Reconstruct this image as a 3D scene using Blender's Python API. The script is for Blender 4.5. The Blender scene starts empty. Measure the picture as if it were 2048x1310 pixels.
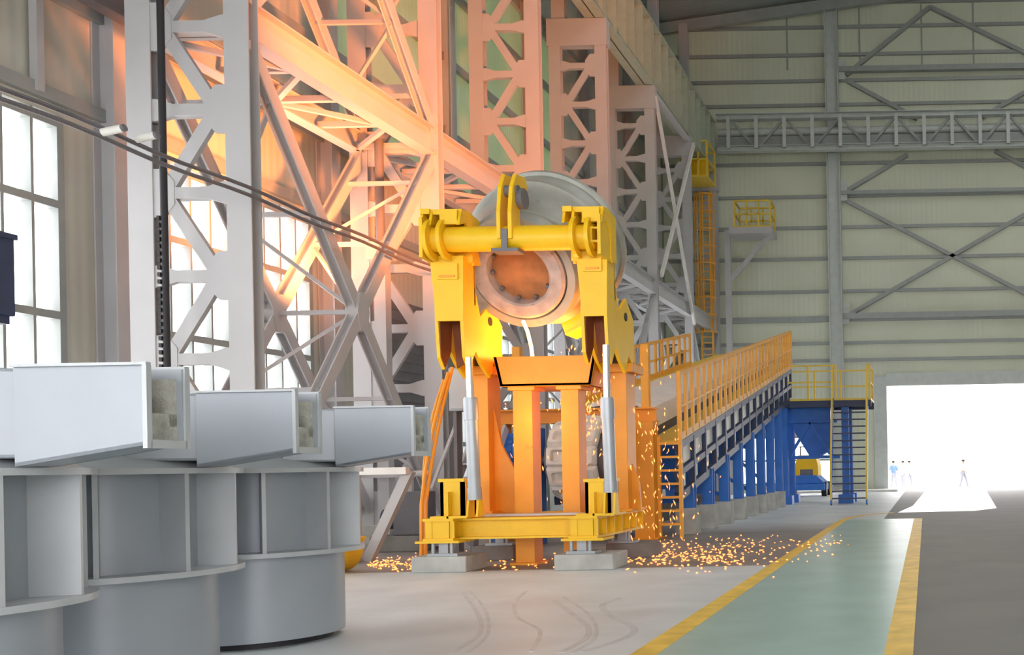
import bpy, math, random
from mathutils import Vector, Matrix

# ------------------------------------------------------------------ camera, world, lights
C = bpy.context.scene
F, CX, CY, ROLL, H = 2000.0, 1852.0, 928.0, 0.0187, 1.5
cam_d = bpy.data.cameras.new('camera')
cam = bpy.data.objects.new('camera', cam_d)
C.collection.objects.link(cam)
cam.location = (0, 0, H)
cam.rotation_euler = (math.pi / 2, ROLL, 0)
cam_d.sensor_width = 36
cam_d.lens = 36 * F / 2048
cam_d.shift_x = (1024 - CX) / 2048
cam_d.shift_y = (CY - 655) / 2048
cam_d.clip_end = 500
C.camera = cam

C.view_settings.view_transform = 'Standard'
C.view_settings.look = 'None'
C.view_settings.gamma = 1.0
C.view_settings.use_curve_mapping = False
C.view_settings.exposure = 0.2

W = bpy.data.worlds.new('overcast_sky')
C.world = W
W.use_nodes = True
bg = W.node_tree.nodes['Background']
bg.inputs[0].default_value = (1.0, 0.965, 0.97, 1)
bg.inputs[1].default_value = 5.4


def lamp(name, loc, energy, color, radius, kind='POINT'):
    d = bpy.data.lights.new(name, kind)
    d.energy = energy
    d.color = color
    d.shadow_soft_size = radius
    o = bpy.data.objects.new(name, d)
    o.location = loc
    C.collection.objects.link(o)
    return o


# glow of the melt at the pour; steelwork and wall get added orange spots
lamp('melt_glow', (-6.25, 16.9, 3.35), 130, (1.0, 0.34, 0.06), 0.25)
lamp('melt_glow_front', (-6.2, 15.6, 2.3), 22, (1.0, 0.42, 0.10), 0.3)


def spot(name, loc, target, energy, color, angle, radius):
    o = lamp(name, loc, energy, color, radius, 'SPOT')
    o.data.spot_size = math.radians(angle)
    o.data.spot_blend = 0.6
    o.rotation_euler = (Vector(target) - Vector(loc)).to_track_quat('-Z', 'Y').to_euler()
    return o


spot('orange_fill', (-4.4, 18.7, 5.2), (-12.4, 24.6, 13.6), 12000, (1.0, 0.25, 0.05), 84, 0.6)  # added spot in mid-air, turns the upper columns orange
spot('orange_fill_wall', (-12.6, 20.9, 5.6), (-15.5, 23.4, 10.0), 1700, (1.0, 0.30, 0.08), 120, 0.7)  # second added spot, warms the left wall between the columns

random.seed(7)

# ------------------------------------------------------------------ helpers


def at(px, py, Y):
    """Point of the place at depth Y that the photograph shows at (px, py)."""
    dx, dy = px - CX, py - CY
    u = dx - ROLL * dy
    v = dy + ROLL * dx
    return Vector((u * Y / F, Y, H - v * Y / F))


def ax(px, Y, py=928):
    return at(px, py, Y).x


def az(py, Y, px=1030):
    return at(px, py, Y).z


def link(o):
    C.collection.objects.link(o)
    return o


def root_loc(o):
    while o is not None and o.parent is not None:
        o = o.parent
    return Vector(o.location) if o is not None else Vector((0, 0, 0))


class MB:
    def __init__(self):
        self.v, self.f, self.s = [], [], []

    def add(self, verts, faces, smooth=False):
        n = len(self.v)
        self.v += [Vector(p) for p in verts]
        self.f += [[i + n for i in f] for f in faces]
        self.s += [smooth] * len(faces)
        return self

    def box(self, x0, x1, y0, y1, z0, z1):
        x0, x1 = min(x0, x1), max(x0, x1)
        y0, y1 = min(y0, y1), max(y0, y1)
        z0, z1 = min(z0, z1), max(z0, z1)
        vs = [(x, y, z) for x in (x0, x1) for y in (y0, y1) for z in (z0, z1)]
        return self.add(vs, [(0, 1, 3, 2), (4, 6, 7, 5), (0, 4, 5, 1), (2, 3, 7, 6), (0, 2, 6, 4), (1, 5, 7, 3)])

    def bar(self, p, q, w, h, up=(0, 0, 1)):
        p, q = Vector(p), Vector(q)
        d = (q - p).normalized()
        s = d.cross(Vector(up))
        if s.length < 1e-4:
            s = d.cross(Vector((0, 1, 0)))
        s.normalize()
        u = s.cross(d)
        vs = []
        for e in (p, q):
            for a, b in ((-1, -1), (1, -1), (1, 1), (-1, 1)):
                vs.append(e + s * a * w / 2 + u * b * h / 2)
        return self.add(vs, [(0, 3, 2, 1), (4, 5, 6, 7), (0, 1, 5, 4), (1, 2, 6, 5), (2, 3, 7, 6), (3, 0, 4, 7)])

    def ibeam(self, p, q, w, h, t=0.03, up=(0, 0, 1)):
        p, q, up = Vector(p), Vector(q), Vector(up)
        d = (q - p).normalized()
        s = d.cross(up).normalized()
        u = s.cross(d)
        self.bar(p, q, t, h - 2 * t, up)
        self.bar(p + u * (h - t) / 2, q + u * (h - t) / 2, w, t, up)
        self.bar(p - u * (h - t) / 2, q - u * (h - t) / 2, w, t, up)
        return self

    def tube(self, p, q, r, n=16, r2=None):
        p, q = Vector(p), Vector(q)
        r2 = r if r2 is None else r2
        d = (q - p).normalized()
        a = d.orthogonal().normalized()
        b = d.cross(a)
        k = len(self.v)
        ring = [(math.cos(2 * math.pi * i / n), math.sin(2 * math.pi * i / n)) for i in range(n)]
        vs = [p + (a * c + b * s_) * r for c, s_ in ring] + [q + (a * c + b * s_) * r2 for c, s_ in ring]
        self.add(vs, [(i, (i + 1) % n, n + (i + 1) % n, n + i) for i in range(n)], True)
        self.add([v.copy() for v in self.v[k:k + 2 * n]], [list(range(n))[::-1], list(range(n, 2 * n))])
        return self

    def path(self, pts, r, n=8):
        pts = [Vector(p) for p in pts]
        rings = []
        d0 = (pts[1] - pts[0]).normalized()
        a = d0.orthogonal().normalized()
        for i, p in enumerate(pts):
            d = (pts[min(i + 1, len(pts) - 1)] - pts[max(i - 1, 0)]).normalized()
            a = (a - d * a.dot(d)).normalized()
            b = d.cross(a)
            rings.append([p + (a * math.cos(2 * math.pi * j / n) + b * math.sin(2 * math.pi * j / n)) * r for j in range(n)])
        vs = [v for g in rings for v in g]
        fs = [(i * n + j, i * n + (j + 1) % n, (i + 1) * n + (j + 1) % n, (i + 1) * n + j)
              for i in range(len(pts) - 1) for j in range(n)]
        fs += [list(range(n))[::-1], list(range(len(vs) - n, len(vs)))]
        return self.add(vs, fs, True)

    def prism(self, poly, axis, a0, a1):
        """poly: 2-D outline; axis 'x','y','z' is the direction of extrusion."""
        def mk(p, a):
            if axis == 'y':
                return (p[0], a, p[1])
            if axis == 'x':
                return (a, p[0], p[1])
            return (p[0], p[1], a)
        n = len(poly)
        vs = [mk(p, a0) for p in poly] + [mk(p, a1) for p in poly]
        fs = [list(range(n))[::-1], list(range(n, 2 * n))] + [(i, (i + 1) % n, n + (i + 1) % n, n + i) for i in range(n)]
        return self.add(vs, fs)

    def lathe(self, prof, o, d, n=40, smooth=True, closed=False):
        """prof: (t along the axis, radius); o origin, d axis direction."""
        o, d = Vector(o), Vector(d).normalized()
        a = d.orthogonal().normalized()
        b = d.cross(a)
        m = len(prof)
        segs = m if closed else m - 1
        for k in range(segs):
            (t0, r0), (t1, r1) = prof[k], prof[(k + 1) % m]
            vs = []
            for t, r in ((t0, r0), (t1, r1)):
                r = max(r, 1e-4)
                vs += [o + d * t + (a * math.cos(2 * math.pi * i / n) + b * math.sin(2 * math.pi * i / n)) * r for i in range(n)]
            self.add(vs, [(i, (i + 1) % n, n + (i + 1) % n, n + i) for i in range(n)], smooth)
        return self

    def build(self, name, mat, parent=None, bevel=0.0):
        off = root_loc(parent)
        me = bpy.data.meshes.new(name)
        me.from_pydata([v - off for v in self.v], [], self.f)
        me.polygons.foreach_set('use_smooth', self.s)
        import bmesh
        bm = bmesh.new()
        bm.from_mesh(me)
        if any(self.s):
            bmesh.ops.remove_doubles(bm, verts=bm.verts, dist=1e-6)
        bmesh.ops.recalc_face_normals(bm, faces=bm.faces)
        if any(self.s):
            for e in bm.edges:
                if len(e.link_faces) == 2 and e.calc_face_angle() > 0.7:
                    e.smooth = False
        bm.to_mesh(me)
        bm.free()
        me.materials.append(mat)
        o = link(bpy.data.objects.new(name, me))
        if parent is not None:
            o.parent = parent
        if bevel:
            b = o.modifiers.new('edge', 'BEVEL')
            b.width = bevel
            b.segments = 2
            b.limit_method = 'ANGLE'
        return o


def tag(o, label, cat, group=None, kind=None):
    o['label'] = label
    o['category'] = cat
    if group:
        o['group'] = group
    if kind:
        o['kind'] = kind
    return o


def thing(name, loc, label, cat, group=None):
    o = link(bpy.data.objects.new(name, None))
    o.empty_display_size = 0.2
    o.location = loc
    return tag(o, label, cat, group)


def structure(o):
    o['kind'] = 'structure'
    return o


def copy_tree(o, label=None):
    def rec(src, par):
        c = src.copy()
        link(c)
        if par is not None:
            c.parent = par
        for ch in list(src.children):
            rec(ch, c)
        return c
    c = rec(o, None)
    if label:
        c['label'] = label
    return c


# ------------------------------------------------------------------ materials


def mat(name, col, rough=0.5, metal=0.0, var=0.06, scale=3.0, bump=0.0, spec=0.5, rust=None, emit=None, fine=0.0):
    m = bpy.data.materials.new(name)
    m.use_nodes = True
    nt = m.node_tree
    p = nt.nodes['Principled BSDF']
    p.inputs['Roughness'].default_value = rough
    p.inputs['Metallic'].default_value = metal
    p.inputs['Specular IOR Level'].default_value = spec
    tc = nt.nodes.new('ShaderNodeTexCoord')
    no = nt.nodes.new('ShaderNodeTexNoise')
    no.inputs['Scale'].default_value = scale
    no.inputs['Detail'].default_value = 5
    nt.links.new(tc.outputs['Object'], no.inputs['Vector'])
    rp = nt.nodes.new('ShaderNodeValToRGB')
    rp.color_ramp.elements[0].position = 0.3
    rp.color_ramp.elements[1].position = 0.7
    lo = [max(0, c * (1 - var)) for c in col[:3]] + [1]
    hi = [min(1, c * (1 + var)) for c in col[:3]] + [1]
    rp.color_ramp.elements[0].color = lo
    rp.color_ramp.elements[1].color = hi
    nt.links.new(no.outputs['Fac'], rp.inputs['Fac'])
    out = rp.outputs['Color']
    if rust:
        n2 = nt.nodes.new('ShaderNodeTexNoise')
        n2.inputs['Scale'].default_value = rust[2]
        n2.inputs['Detail'].default_value = 8
        nt.links.new(tc.outputs['Object'], n2.inputs['Vector'])
        r2 = nt.nodes.new('ShaderNodeValToRGB')
        r2.color_ramp.elements[0].position = rust[1]
        r2.color_ramp.elements[1].position = min(1, rust[1] + 0.12)
        nt.links.new(n2.outputs['Fac'], r2.inputs['Fac'])
        mx = nt.nodes.new('ShaderNodeMixRGB')
        mx.inputs['Color2'].default_value = (*rust[0], 1)
        nt.links.new(r2.outputs['Color'], mx.inputs['Fac'])
        nt.links.new(out, mx.inputs['Color1'])
        out = mx.outputs['Color']
    nt.links.new(out, p.inputs['Base Color'])
    if bump:
        n3 = nt.nodes.new('ShaderNodeTexNoise')
        n3.inputs['Scale'].default_value = fine or scale * 8
        n3.inputs['Detail'].default_value = 6
        nt.links.new(tc.outputs['Object'], n3.inputs['Vector'])
        b = nt.nodes.new('ShaderNodeBump')
        b.inputs['Strength'].default_value = bump
        b.inputs['Distance'].default_value = 0.02
        nt.links.new(n3.outputs['Fac'], b.inputs['Height'])
        nt.links.new(b.outputs['Normal'], p.inputs['Normal'])
    if emit:
        p.inputs['Emission Color'].default_value = (*emit[0], 1)
        p.inputs['Emission Strength'].default_value = emit[1]
    return m


def sheet_mat(name, col, axis, pitch, rough=0.55, trans=0.0):
    """Ribbed cladding sheet: narrow folds along one axis, given by a bump."""
    m = mat(name, col, rough, var=0.05, scale=0.35)
    nt = m.node_tree
    p = nt.nodes['Principled BSDF']
    tc = next(n for n in nt.nodes if n.type == 'TEX_COORD')
    sx = nt.nodes.new('ShaderNodeSeparateXYZ')
    nt.links.new(tc.outputs['Object'], sx.inputs[0])
    mu = nt.nodes.new('ShaderNodeMath')
    mu.operation = 'MULTIPLY'
    mu.inputs[1].default_value = 2 * math.pi / pitch
    nt.links.new(sx.outputs[axis], mu.inputs[0])
    sn = nt.nodes.new('ShaderNodeMath')
    sn.operation = 'SINE'
    nt.links.new(mu.outputs[0], sn.inputs[0])
    b = nt.nodes.new('ShaderNodeBump')
    b.inputs['Strength'].default_value = 0.12
    b.inputs['Distance'].default_value = 0.03
    nt.links.new(sn.outputs[0], b.inputs['Height'])
    nt.links.new(b.outputs['Normal'], p.inputs['Normal'])
    if trans:
        tr = nt.nodes.new('ShaderNodeBsdfTranslucent')
        tr.inputs['Color'].default_value = (*col, 1)
        mx = nt.nodes.new('ShaderNodeMixShader')
        mx.inputs[0].default_value = trans
        nt.links.new(p.outputs[0], mx.inputs[1])
        nt.links.new(tr.outputs[0], mx.inputs[2])
        nt.links.new(mx.outputs[0], nt.nodes['Material Output'].inputs['Surface'])
    return m


STEEL = mat('grey_steel_paint', (0.50, 0.50, 0.51), 0.45, var=0.04, scale=1.2)
STEEL_D = mat('dark_steel_paint', (0.16, 0.155, 0.17), 0.55, var=0.1)
GIRT = mat('girt_paint', (0.34, 0.37, 0.36), 0.55)
ENDCOL = mat('end_column_paint', (0.55, 0.60, 0.58), 0.5)
GREENST = mat('girder_paint', (0.42, 0.49, 0.40), 0.5)
WALL_L = sheet_mat('left_wall_sheet', (0.56, 0.57, 0.50), 1, 0.25)
WALL_E = sheet_mat('end_wall_sheet', (0.66, 0.70, 0.575), 0, 0.3, trans=0.07)
PANEL_T = sheet_mat('translucent_sheet', (0.56, 0.64, 0.46), 1, 0.2, trans=0.22)
ROOF = sheet_mat('roof_sheet', (0.33, 0.38, 0.39), 1, 0.3)
YELLOW = mat('yellow_machine_paint', (0.90, 0.55, 0.012), 0.42, var=0.05, scale=2.5, rust=((0.50, 0.27, 0.03), 0.70, 4.0))
ORANGE = mat('orange_machine_paint', (0.86, 0.34, 0.02), 0.45, var=0.08, scale=2.0, rust=((0.45, 0.16, 0.03), 0.70, 5.0))
RAIL_O = mat('orange_rail_paint', (0.86, 0.42, 0.05), 0.5)
RAIL_Y = mat('yellow_rail_paint', (0.80, 0.58, 0.08), 0.5)
BLUE = mat('blue_paint', (0.03, 0.17, 0.60), 0.45, var=0.1)
NAVY = mat('navy_paint', (0.035, 0.05, 0.11), 0.5, var=0.1)
VAT = mat('vat_grey_paint', (0.34, 0.375, 0.415), 0.35, metal=0.1, var=0.05, scale=1.5)
VAT_EDGE = mat('vat_flange_paint', (0.47, 0.50, 0.52), 0.4, metal=0.1, var=0.05)
LINING = mat('refractory_lining', (0.47, 0.47, 0.42), 0.9, var=0.35, scale=9, bump=0.6)
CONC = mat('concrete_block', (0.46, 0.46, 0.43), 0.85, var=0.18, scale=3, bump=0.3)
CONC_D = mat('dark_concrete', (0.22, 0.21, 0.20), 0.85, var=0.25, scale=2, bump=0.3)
LADLE = mat('ladle_shell_steel', (0.36, 0.37, 0.33), 0.5, metal=0.25, var=0.2, scale=2.2, rust=((0.30, 0.24, 0.17), 0.64, 3.0))
RINGC = mat('ladle_ring_castable', (0.40, 0.37, 0.36), 0.8, var=0.2, scale=5, bump=0.4, rust=((0.14, 0.12, 0.12), 0.66, 6.0))
LID = mat('burnt_lining', (0.42, 0.18, 0.065), 0.8, var=0.25, scale=4, bump=0.3)
CHROME = mat('cylinder_grey_paint', (0.40, 0.43, 0.46), 0.35, metal=0.3)
ROD = mat('polished_rod', (0.72, 0.72, 0.74), 0.15, metal=0.9)
MOULD = mat('cast_iron_mould', (0.70, 0.69, 0.65), 0.6, var=0.12, scale=5)
WHITE = mat('white_bright_gap', (0.78, 0.77, 0.74), 0.5)
BLACK = mat('black_rubber', (0.02, 0.02, 0.025), 0.6)
TUBE_L = mat('lamp_tube', (0.85, 0.85, 0.8), 0.3)
ARM_SHADE = mat('brown_arm_shade', (0.22, 0.06, 0.02), 0.7, var=0.25)  # brown stands in for the shade inside the hollow tilting arms
HOT = mat('molten_metal', (0.9, 0.4, 0.1), 0.5, emit=((1.0, 0.50, 0.14), 8.0))
SPARK = mat('hot_spark', (0.9, 0.4, 0.1), 0.5, emit=((1.0, 0.26, 0.07), 2.6))
GREENP = mat('green_floor_paint', (0.39, 0.56, 0.51), 0.32, var=0.10, scale=1.2, spec=0.5)
YLINE = mat('yellow_line_paint', (0.84, 0.57, 0.10), 0.5, var=0.18, scale=3.0)
DOOR_LIGHT = mat('painted_door_light', (0.74, 0.73, 0.71), 0.3, var=0.06)
TYRE = mat('tyre_smear', (0.53, 0.565, 0.575), 0.5, var=0.12, scale=3)
SKIN = mat('skin', (0.55, 0.36, 0.27), 0.6)
SHIRT_B = mat('blue_workwear', (0.16, 0.27, 0.58), 0.8)
SHIRT_P = mat('pale_workwear', (0.74, 0.74, 0.78), 0.8)
TROUS = mat('grey_trousers', (0.33, 0.34, 0.41), 0.8)
HAIR = mat('dark_hair', (0.03, 0.025, 0.02), 0.7)
OUTG = mat('pale_yard_concrete', (0.80, 0.79, 0.78), 0.8)


def glass_mat():
    m = bpy.data.materials.new('window_glass')
    m.use_nodes = True
    nt = m.node_tree
    nt.nodes.remove(nt.nodes['Principled BSDF'])
    t = nt.nodes.new('ShaderNodeBsdfTransparent')
    t.inputs[0].default_value = (0.96, 0.97, 0.97, 1)
    g = nt.nodes.new('ShaderNodeBsdfGlossy')
    g.inputs['Roughness'].default_value = 0.05
    mx = nt.nodes.new('ShaderNodeMixShader')
    mx.inputs[0].default_value = 0.06
    nt.links.new(t.outputs[0], mx.inputs[1])
    nt.links.new(g.outputs[0], mx.inputs[2])
    nt.links.new(mx.outputs[0], nt.nodes['Material Output'].inputs['Surface'])
    return m


GLASS = glass_mat()


def floor_mat():
    """Pale screed in front, a dirty dark zone around the machine and dark asphalt right of the walkway."""
    m = bpy.data.materials.new('hall_floor')
    m.use_nodes = True
    nt = m.node_tree
    L = nt.links.new
    p = nt.nodes['Principled BSDF']
    tc = nt.nodes.new('ShaderNodeTexCoord')
    sx = nt.nodes.new('ShaderNodeSeparateXYZ')
    L(tc.outputs['Object'], sx.inputs[0])
    no = nt.nodes.new('ShaderNodeTexNoise')
    no.inputs['Scale'].default_value = 0.8
    no.inputs['Detail'].default_value = 8
    no.inputs['Distortion'].default_value = 0.4
    L(tc.outputs['Object'], no.inputs['Vector'])

    def ramp(c0, c1, a=0.3, b=0.7):
        r = nt.nodes.new('ShaderNodeValToRGB')
        r.color_ramp.elements[0].position = a
        r.color_ramp.elements[1].position = b
        r.color_ramp.elements[0].color = (*c0, 1)
        r.color_ramp.elements[1].color = (*c1, 1)
        L(no.outputs['Fac'], r.inputs['Fac'])
        return r.outputs['Color']

    def step(sock, edge, width):
        r = nt.nodes.new('ShaderNodeMapRange')
        r.inputs['From Min'].default_value = edge - width
        r.inputs['From Max'].default_value = edge + width
        L(sock, r.inputs['Value'])
        return r.outputs['Result']

    def mix(f, a, b):
        x = nt.nodes.new('ShaderNodeMixRGB')
        L(f, x.inputs['Fac'])
        L(a, x.inputs['Color1'])
        L(b, x.inputs['Color2'])
        return x.outputs['Color']
    pale = ramp((0.54, 0.585, 0.60), (0.70, 0.75, 0.765))
    dirty = ramp((0.20, 0.19, 0.18), (0.33, 0.32, 0.30))
    dark = ramp((0.16, 0.155, 0.145), (0.225, 0.22, 0.205))
    col = mix(step(sx.outputs['Y'], 15.25, 0.06), pale, dirty)
    col = mix(step(sx.outputs['Y'], 25.0, 2.0), col, pale)
    zone = step(sx.outputs['X'], -1.2, 0.02)
    col = mix(zone, col, dark)
    L(col, p.inputs['Base Color'])
    rr = nt.nodes.new('ShaderNodeMapRange')
    rr.inputs['To Min'].default_value = 0.38
    rr.inputs['To Max'].default_value = 0.58
    L(no.outputs['Fac'], rr.inputs['Value'])
    ad = nt.nodes.new('ShaderNodeMath')
    ad.operation = 'MULTIPLY_ADD'
    ad.inputs[1].default_value = 0.15
    L(zone, ad.inputs[0])
    L(rr.outputs['Result'], ad.inputs[2])
    L(ad.outputs[0], p.inputs['Roughness'])
    p.inputs['Specular IOR Level'].default_value = 0.45
    return m


FLOOR = floor_mat()

# ------------------------------------------------------------------ the setting
YE = 58.0          # end wall
XW = -15.5         # left wall
structure(MB().box(-16, 16, -12, YE + 0.3, -0.2, 0).build('floor', FLOOR))
structure(MB().box(-60, 60, YE + 0.3, 120, -0.25, -0.02).build('floor_yard', OUTG))
structure(MB().box(-60, 60, -70, -12, -0.25, -0.02).build('floor_forecourt', OUTG))
# painted walkway: green strip between two yellow lines
structure(MB().box(-2.20, -0.36, 0.5, 27.6, -0.01, 0.004).build('trim_1', GREENP))
b = MB()
for i in range(1):
    b.box(-2.42, -2.20, 0.5, 27.0, -0.01, 0.006)
pts = [(-2.42, 27.0), (-2.35, 28.6), (-1.95, 30.2), (-1.1, 31.4), (-1.0, 31.2), (-1.78, 30.1), (-2.14, 28.5), (-2.20, 27.0)]
b.prism(pts, 'z', -0.01, 0.006)
structure(b.build('trim_2', YLINE))
structure(MB().box(-0.36, -0.13, 0.5, 27.6, -0.01, 0.006).build('trim_3', YLINE))
structure(MB().prism([(0.0, 57.9), (3.4, 57.9), (2.3, 33), (1.5, 31.4), (-.9, 31.2), (-0.5, 36)], 'z', -.01, .005).build('door_light_patch', DOOR_LIGHT))  # pale patch: the doorway's light put into the floor colour
# tyre smears on the pale floor
b = MB()


def floor_point(px, py):
    v = (py - CY) + ROLL * (px - CX)
    p_ = at(px, py, F * H / v)
    return Vector((p_.x, p_.y, 0))


for pts, w in (([(925, 1186), (948, 1215), (962, 1245), (955, 1272), (900, 1308)], .022), ([(940, 1182), (966, 1213), (978, 1246), (970, 1276), (930, 1308)], .016),
               ([(1052, 1182), (1030, 1205), (1036, 1235), (1080, 1262), (1060, 1306)], .02), ([(1108, 1200), (1145, 1228), (1176, 1254), (1170, 1278), (1120, 1306)], .03),
               ([(1128, 1194), (1172, 1224), (1192, 1252), (1186, 1280), (1140, 1308)], .02), ([(1240, 1196), (1205, 1210), (1222, 1232), (1268, 1256), (1250, 1276), (1160, 1306)], .035)):
    cs = [floor_point(*q_) for q_ in pts]
    dn = []
    for k in range(len(cs) - 1):
        for n_ in range(8):
            t_ = n_ / 8
            p0_, p1_, p2_, p3_ = cs[max(k - 1, 0)], cs[k], cs[k + 1], cs[min(k + 2, len(cs) - 1)]
            dn.append(0.5 * (2 * p1_ + (p2_ - p0_) * t_ + (2 * p0_ - 5 * p1_ + 4 * p2_ - p3_) * t_ ** 2 + (3 * p1_ - p0_ - 3 * p2_ + p3_) * t_ ** 3))
    for k in range(len(dn) - 1):
        d_ = (dn[k + 1] - dn[k]).normalized()
        e_ = Vector((-d_.y, d_.x, 0)) * w
        q0, q1 = dn[k], dn[k + 1] + d_ * .02
        b.prism([tuple((q0 - e_).xy), tuple((q1 - e_).xy), tuple((q1 + e_).xy), tuple((q0 + e_).xy)], 'z', -.01, .0025 + .0001 * (k % 3))
structure(b.build('trim_4', TYRE))

# left wall, with openings for the windows (y0, y1)
WIN = [(-11, 18.0), (20.0, 25.3), (33.2, 38.4), (40.0, 45.0), (46.6, 51.6)]
WZ0, WZ1 = 1.2, 8.05
b = MB()
b.box(XW - 0.25, XW, -12, YE, 0, WZ0)
b.box(XW - 0.25, XW, -12, 26.2, WZ1, 28)
b.box(XW - 0.25, XW, 26.2, YE, WZ1, 10.4)
b.box(XW - 0.25, XW, 26.2, YE, 19.5, 28)
b.box(XW - 0.25, XW, 43.5, YE, 10.4, 19.5)
ys = [-12] + [v for w in WIN for v in w] + [YE]
for i in range(0, len(ys), 2):
    b.box(XW - 0.25, XW, ys[i], ys[i + 1], WZ0, WZ1)
wall_left = structure(b.build('wall_left', WALL_L))
structure(MB().box(XW - 0.2, XW - 0.12, 26.2, 43.5, 10.4, 19.5).build('window_6', PANEL_T))
for i, (y0, y1) in enumerate(WIN):
    m = MB()
    for z in (WZ0 + .06, 2.45, 4.45, 6.44, 7.9):
        m.box(XW - 0.18, XW + 0.04, y0, y1, z - 0.07, z + 0.07)
    n = max(2, round((y1 - y0) / 0.58))
    for k in range(n + 1):
        y = y0 + (y1 - y0) * k / n
        t = 0.07 if k in (0, n) else 0.028
        m.box(XW - 0.16, XW + 0.03, y - t, y + t, WZ0, WZ1)
    fr = structure(m.build('window_%d' % (i + 1), GIRT))
    g = MB().box(XW - 0.11, XW - 0.10, y0, y1, WZ0, WZ1).build('pane', GLASS, fr)
# dark roller door in the left wall behind the second column
m = MB().box(XW - 0.02, XW + 0.06, 27.6, 31.6, 0, 6.6)
for k in range(22):
    m.box(XW + 0.05, XW + 0.085, 27.7, 31.5, 0.1 + 0.295 * k, 0.3 + 0.295 * k)
structure(m.build('door_2', STEEL_D))
# wall posts, wall rails and the brown beam under the upper sheets
for i, y in enumerate((11.3, 18.9, 25.8, 32.4, 39.2, 45.8, 52.4)):
    tag(MB().ibeam((XW + 0.22, y, 0), (XW + 0.22, y, 27), 0.36, 0.42, 0.03, (1, 0, 0)).build('wall_post', STEEL),
        ['grey steel wall post left of the frame', 'grey wall post glowing orange behind the nearest lattice column',
         'wall post behind the second lattice column', 'wall post behind the third lattice column',
         'wall post behind the fourth lattice column', 'wall post behind the fifth lattice column',
         'wall post behind the sixth lattice column'][i], 'steel post', 'steel posts standing along the left wall')
b = MB()
for z in (8.35, 10.2, 12.6, 15.0, 17.4, 20):
    b.box(XW, XW + 0.14, 5, YE, z - 0.12, z + 0.12)
structure(b.build('trim_5', GIRT))
tag(MB().ibeam((XW + 0.75, 6, 10.25), (XW + 0.75, 57.5, 10.25), 0.3, 0.5).build('eaves_beam', STEEL_D),
    'dark horizontal steel beam high along the left wall', 'beam')
tag(MB().bar((XW + 0.12, 17.45, 8.3), (XW + 0.12, 17.45, 13), 0.14, 0.14).build('rain_pipe', STEEL),
    'thin vertical pipe on the greenish wall above the left window', 'pipe')

# end wall with the big door
DX0, DX1, DZ = -2.2, 8.2, 6.05
b = MB()
b.box(-16, DX0, YE, YE + 0.15, 3.2, 29)
b.box(-16, DX0, YE, YE + 0.15, 0, 0.5)
b.box(-5.4, DX0, YE, YE + 0.15, 0.5, 3.2)
b.box(-16, -14.6, YE, YE + 0.15, 0.5, 3.2)
b.box(DX0, DX1, YE, YE + 0.15, DZ, 31)
b.box(DX1, 16, YE, YE + 0.15, 0, 32)
wall_end = structure(b.build('wall_end', WALL_E))
girtz = [7.6, 8.6, 10.0, 11.6, 13.5, 15.3, 17.1, 19.0, 22.4, 23.8, 25.3, 26.9, 28.3]
for k, z in enumerate(girtz):
    t = 0.20 if k == 2 else 0.11
    MB().box(-15, 15, YE - 0.16, YE - 0.002, z - t / 1.2, z + t / 1.2).build('wall_girt', GIRT, wall_end)
b = MB()
for x in (-15, -7.6, -3.4, 0.2, 3.2, 6.6):
    b.box(x - 0.05, x + 0.05, YE - 0.06, YE - 0.001, 24.5 if x > -9 else 7.6, 29)
structure(b.build('trim_6', GIRT))
m = MB()
for z in (.5, 1.85, 3.2):
    m.box(-14.6, -5.4, YE - .05, YE + .1, z - .06, z + .06)
for k in range(9):
    x = -14.6 + 9.2 * k / 8
    m.box(x - .05, x + .05, YE - .05, YE + .1, .5, 3.2)
fr = structure(m.build('window_7', GIRT))
MB().box(-14.6, -5.4, YE + .06, YE + .07, .5, 3.2).build('pane', GLASS, fr)
# door frame
b = MB()
b.box(DX0 - 0.75, DX0, YE - 0.22, YE + 0.2, 0, DZ + 0.55)
b.box(DX1, DX1 + 0.6, YE - 0.22, YE + 0.2, 0, DZ + 0.5)
b.box(DX0, DX1, YE - 0.25, YE + 0.2, DZ, DZ + 0.75)
structure(b.build('door_1', ENDCOL))
# kerb of pale concrete along the foot of the end wall
structure(MB().box(-9.5, DX0 + 0.6, YE - 2.6, YE - 0.3, 0, 0.12).build('baseboard_end', WHITE))

for x, lab in ((-5.0, 'tall grey steel column of the end wall left of the bright doorway'), (8.9, 'steel column of the end wall right of the bright doorway')):
    m = MB().ibeam((x, YE - 0.45, 0), (x, YE - 0.45, 29), 0.7, 0.75, 0.05, (1, 0, 0))
    t = thing('end_wall_column', (x, YE - 0.45, 0), lab, 'steel column')
    m.build('shaft', ENDCOL, t)
    MB().box(x - 0.6, x + 0.6, YE - 0.95, YE + 0.0, 0, 0.3).build('base_plate', CONC, t)
    for z in (10.2, 17.3, 24.3):
        MB().box(x - 0.1, x + 0.75, YE - 0.42, YE - 0.34, z - 0.55, z + 0.55).build('gusset_plate', ENDCOL, t)


def end_brace(name, segs, label, w=0.22):
    t = thing(name, (segs[0][0][0], YE - 0.3, min(s[0][1] for s in segs)), label, 'brace')
    for (x0, z0), (x1, z1) in segs:
        MB().bar((x0, YE - 0.14, z0), (x1, YE - 0.14, z1), 0.27, w).build('diagonal', GIRT, t)
    return t


def ez(px, py):
    p = at(px, py, YE - 0.3)
    return (p.x, p.z)


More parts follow.
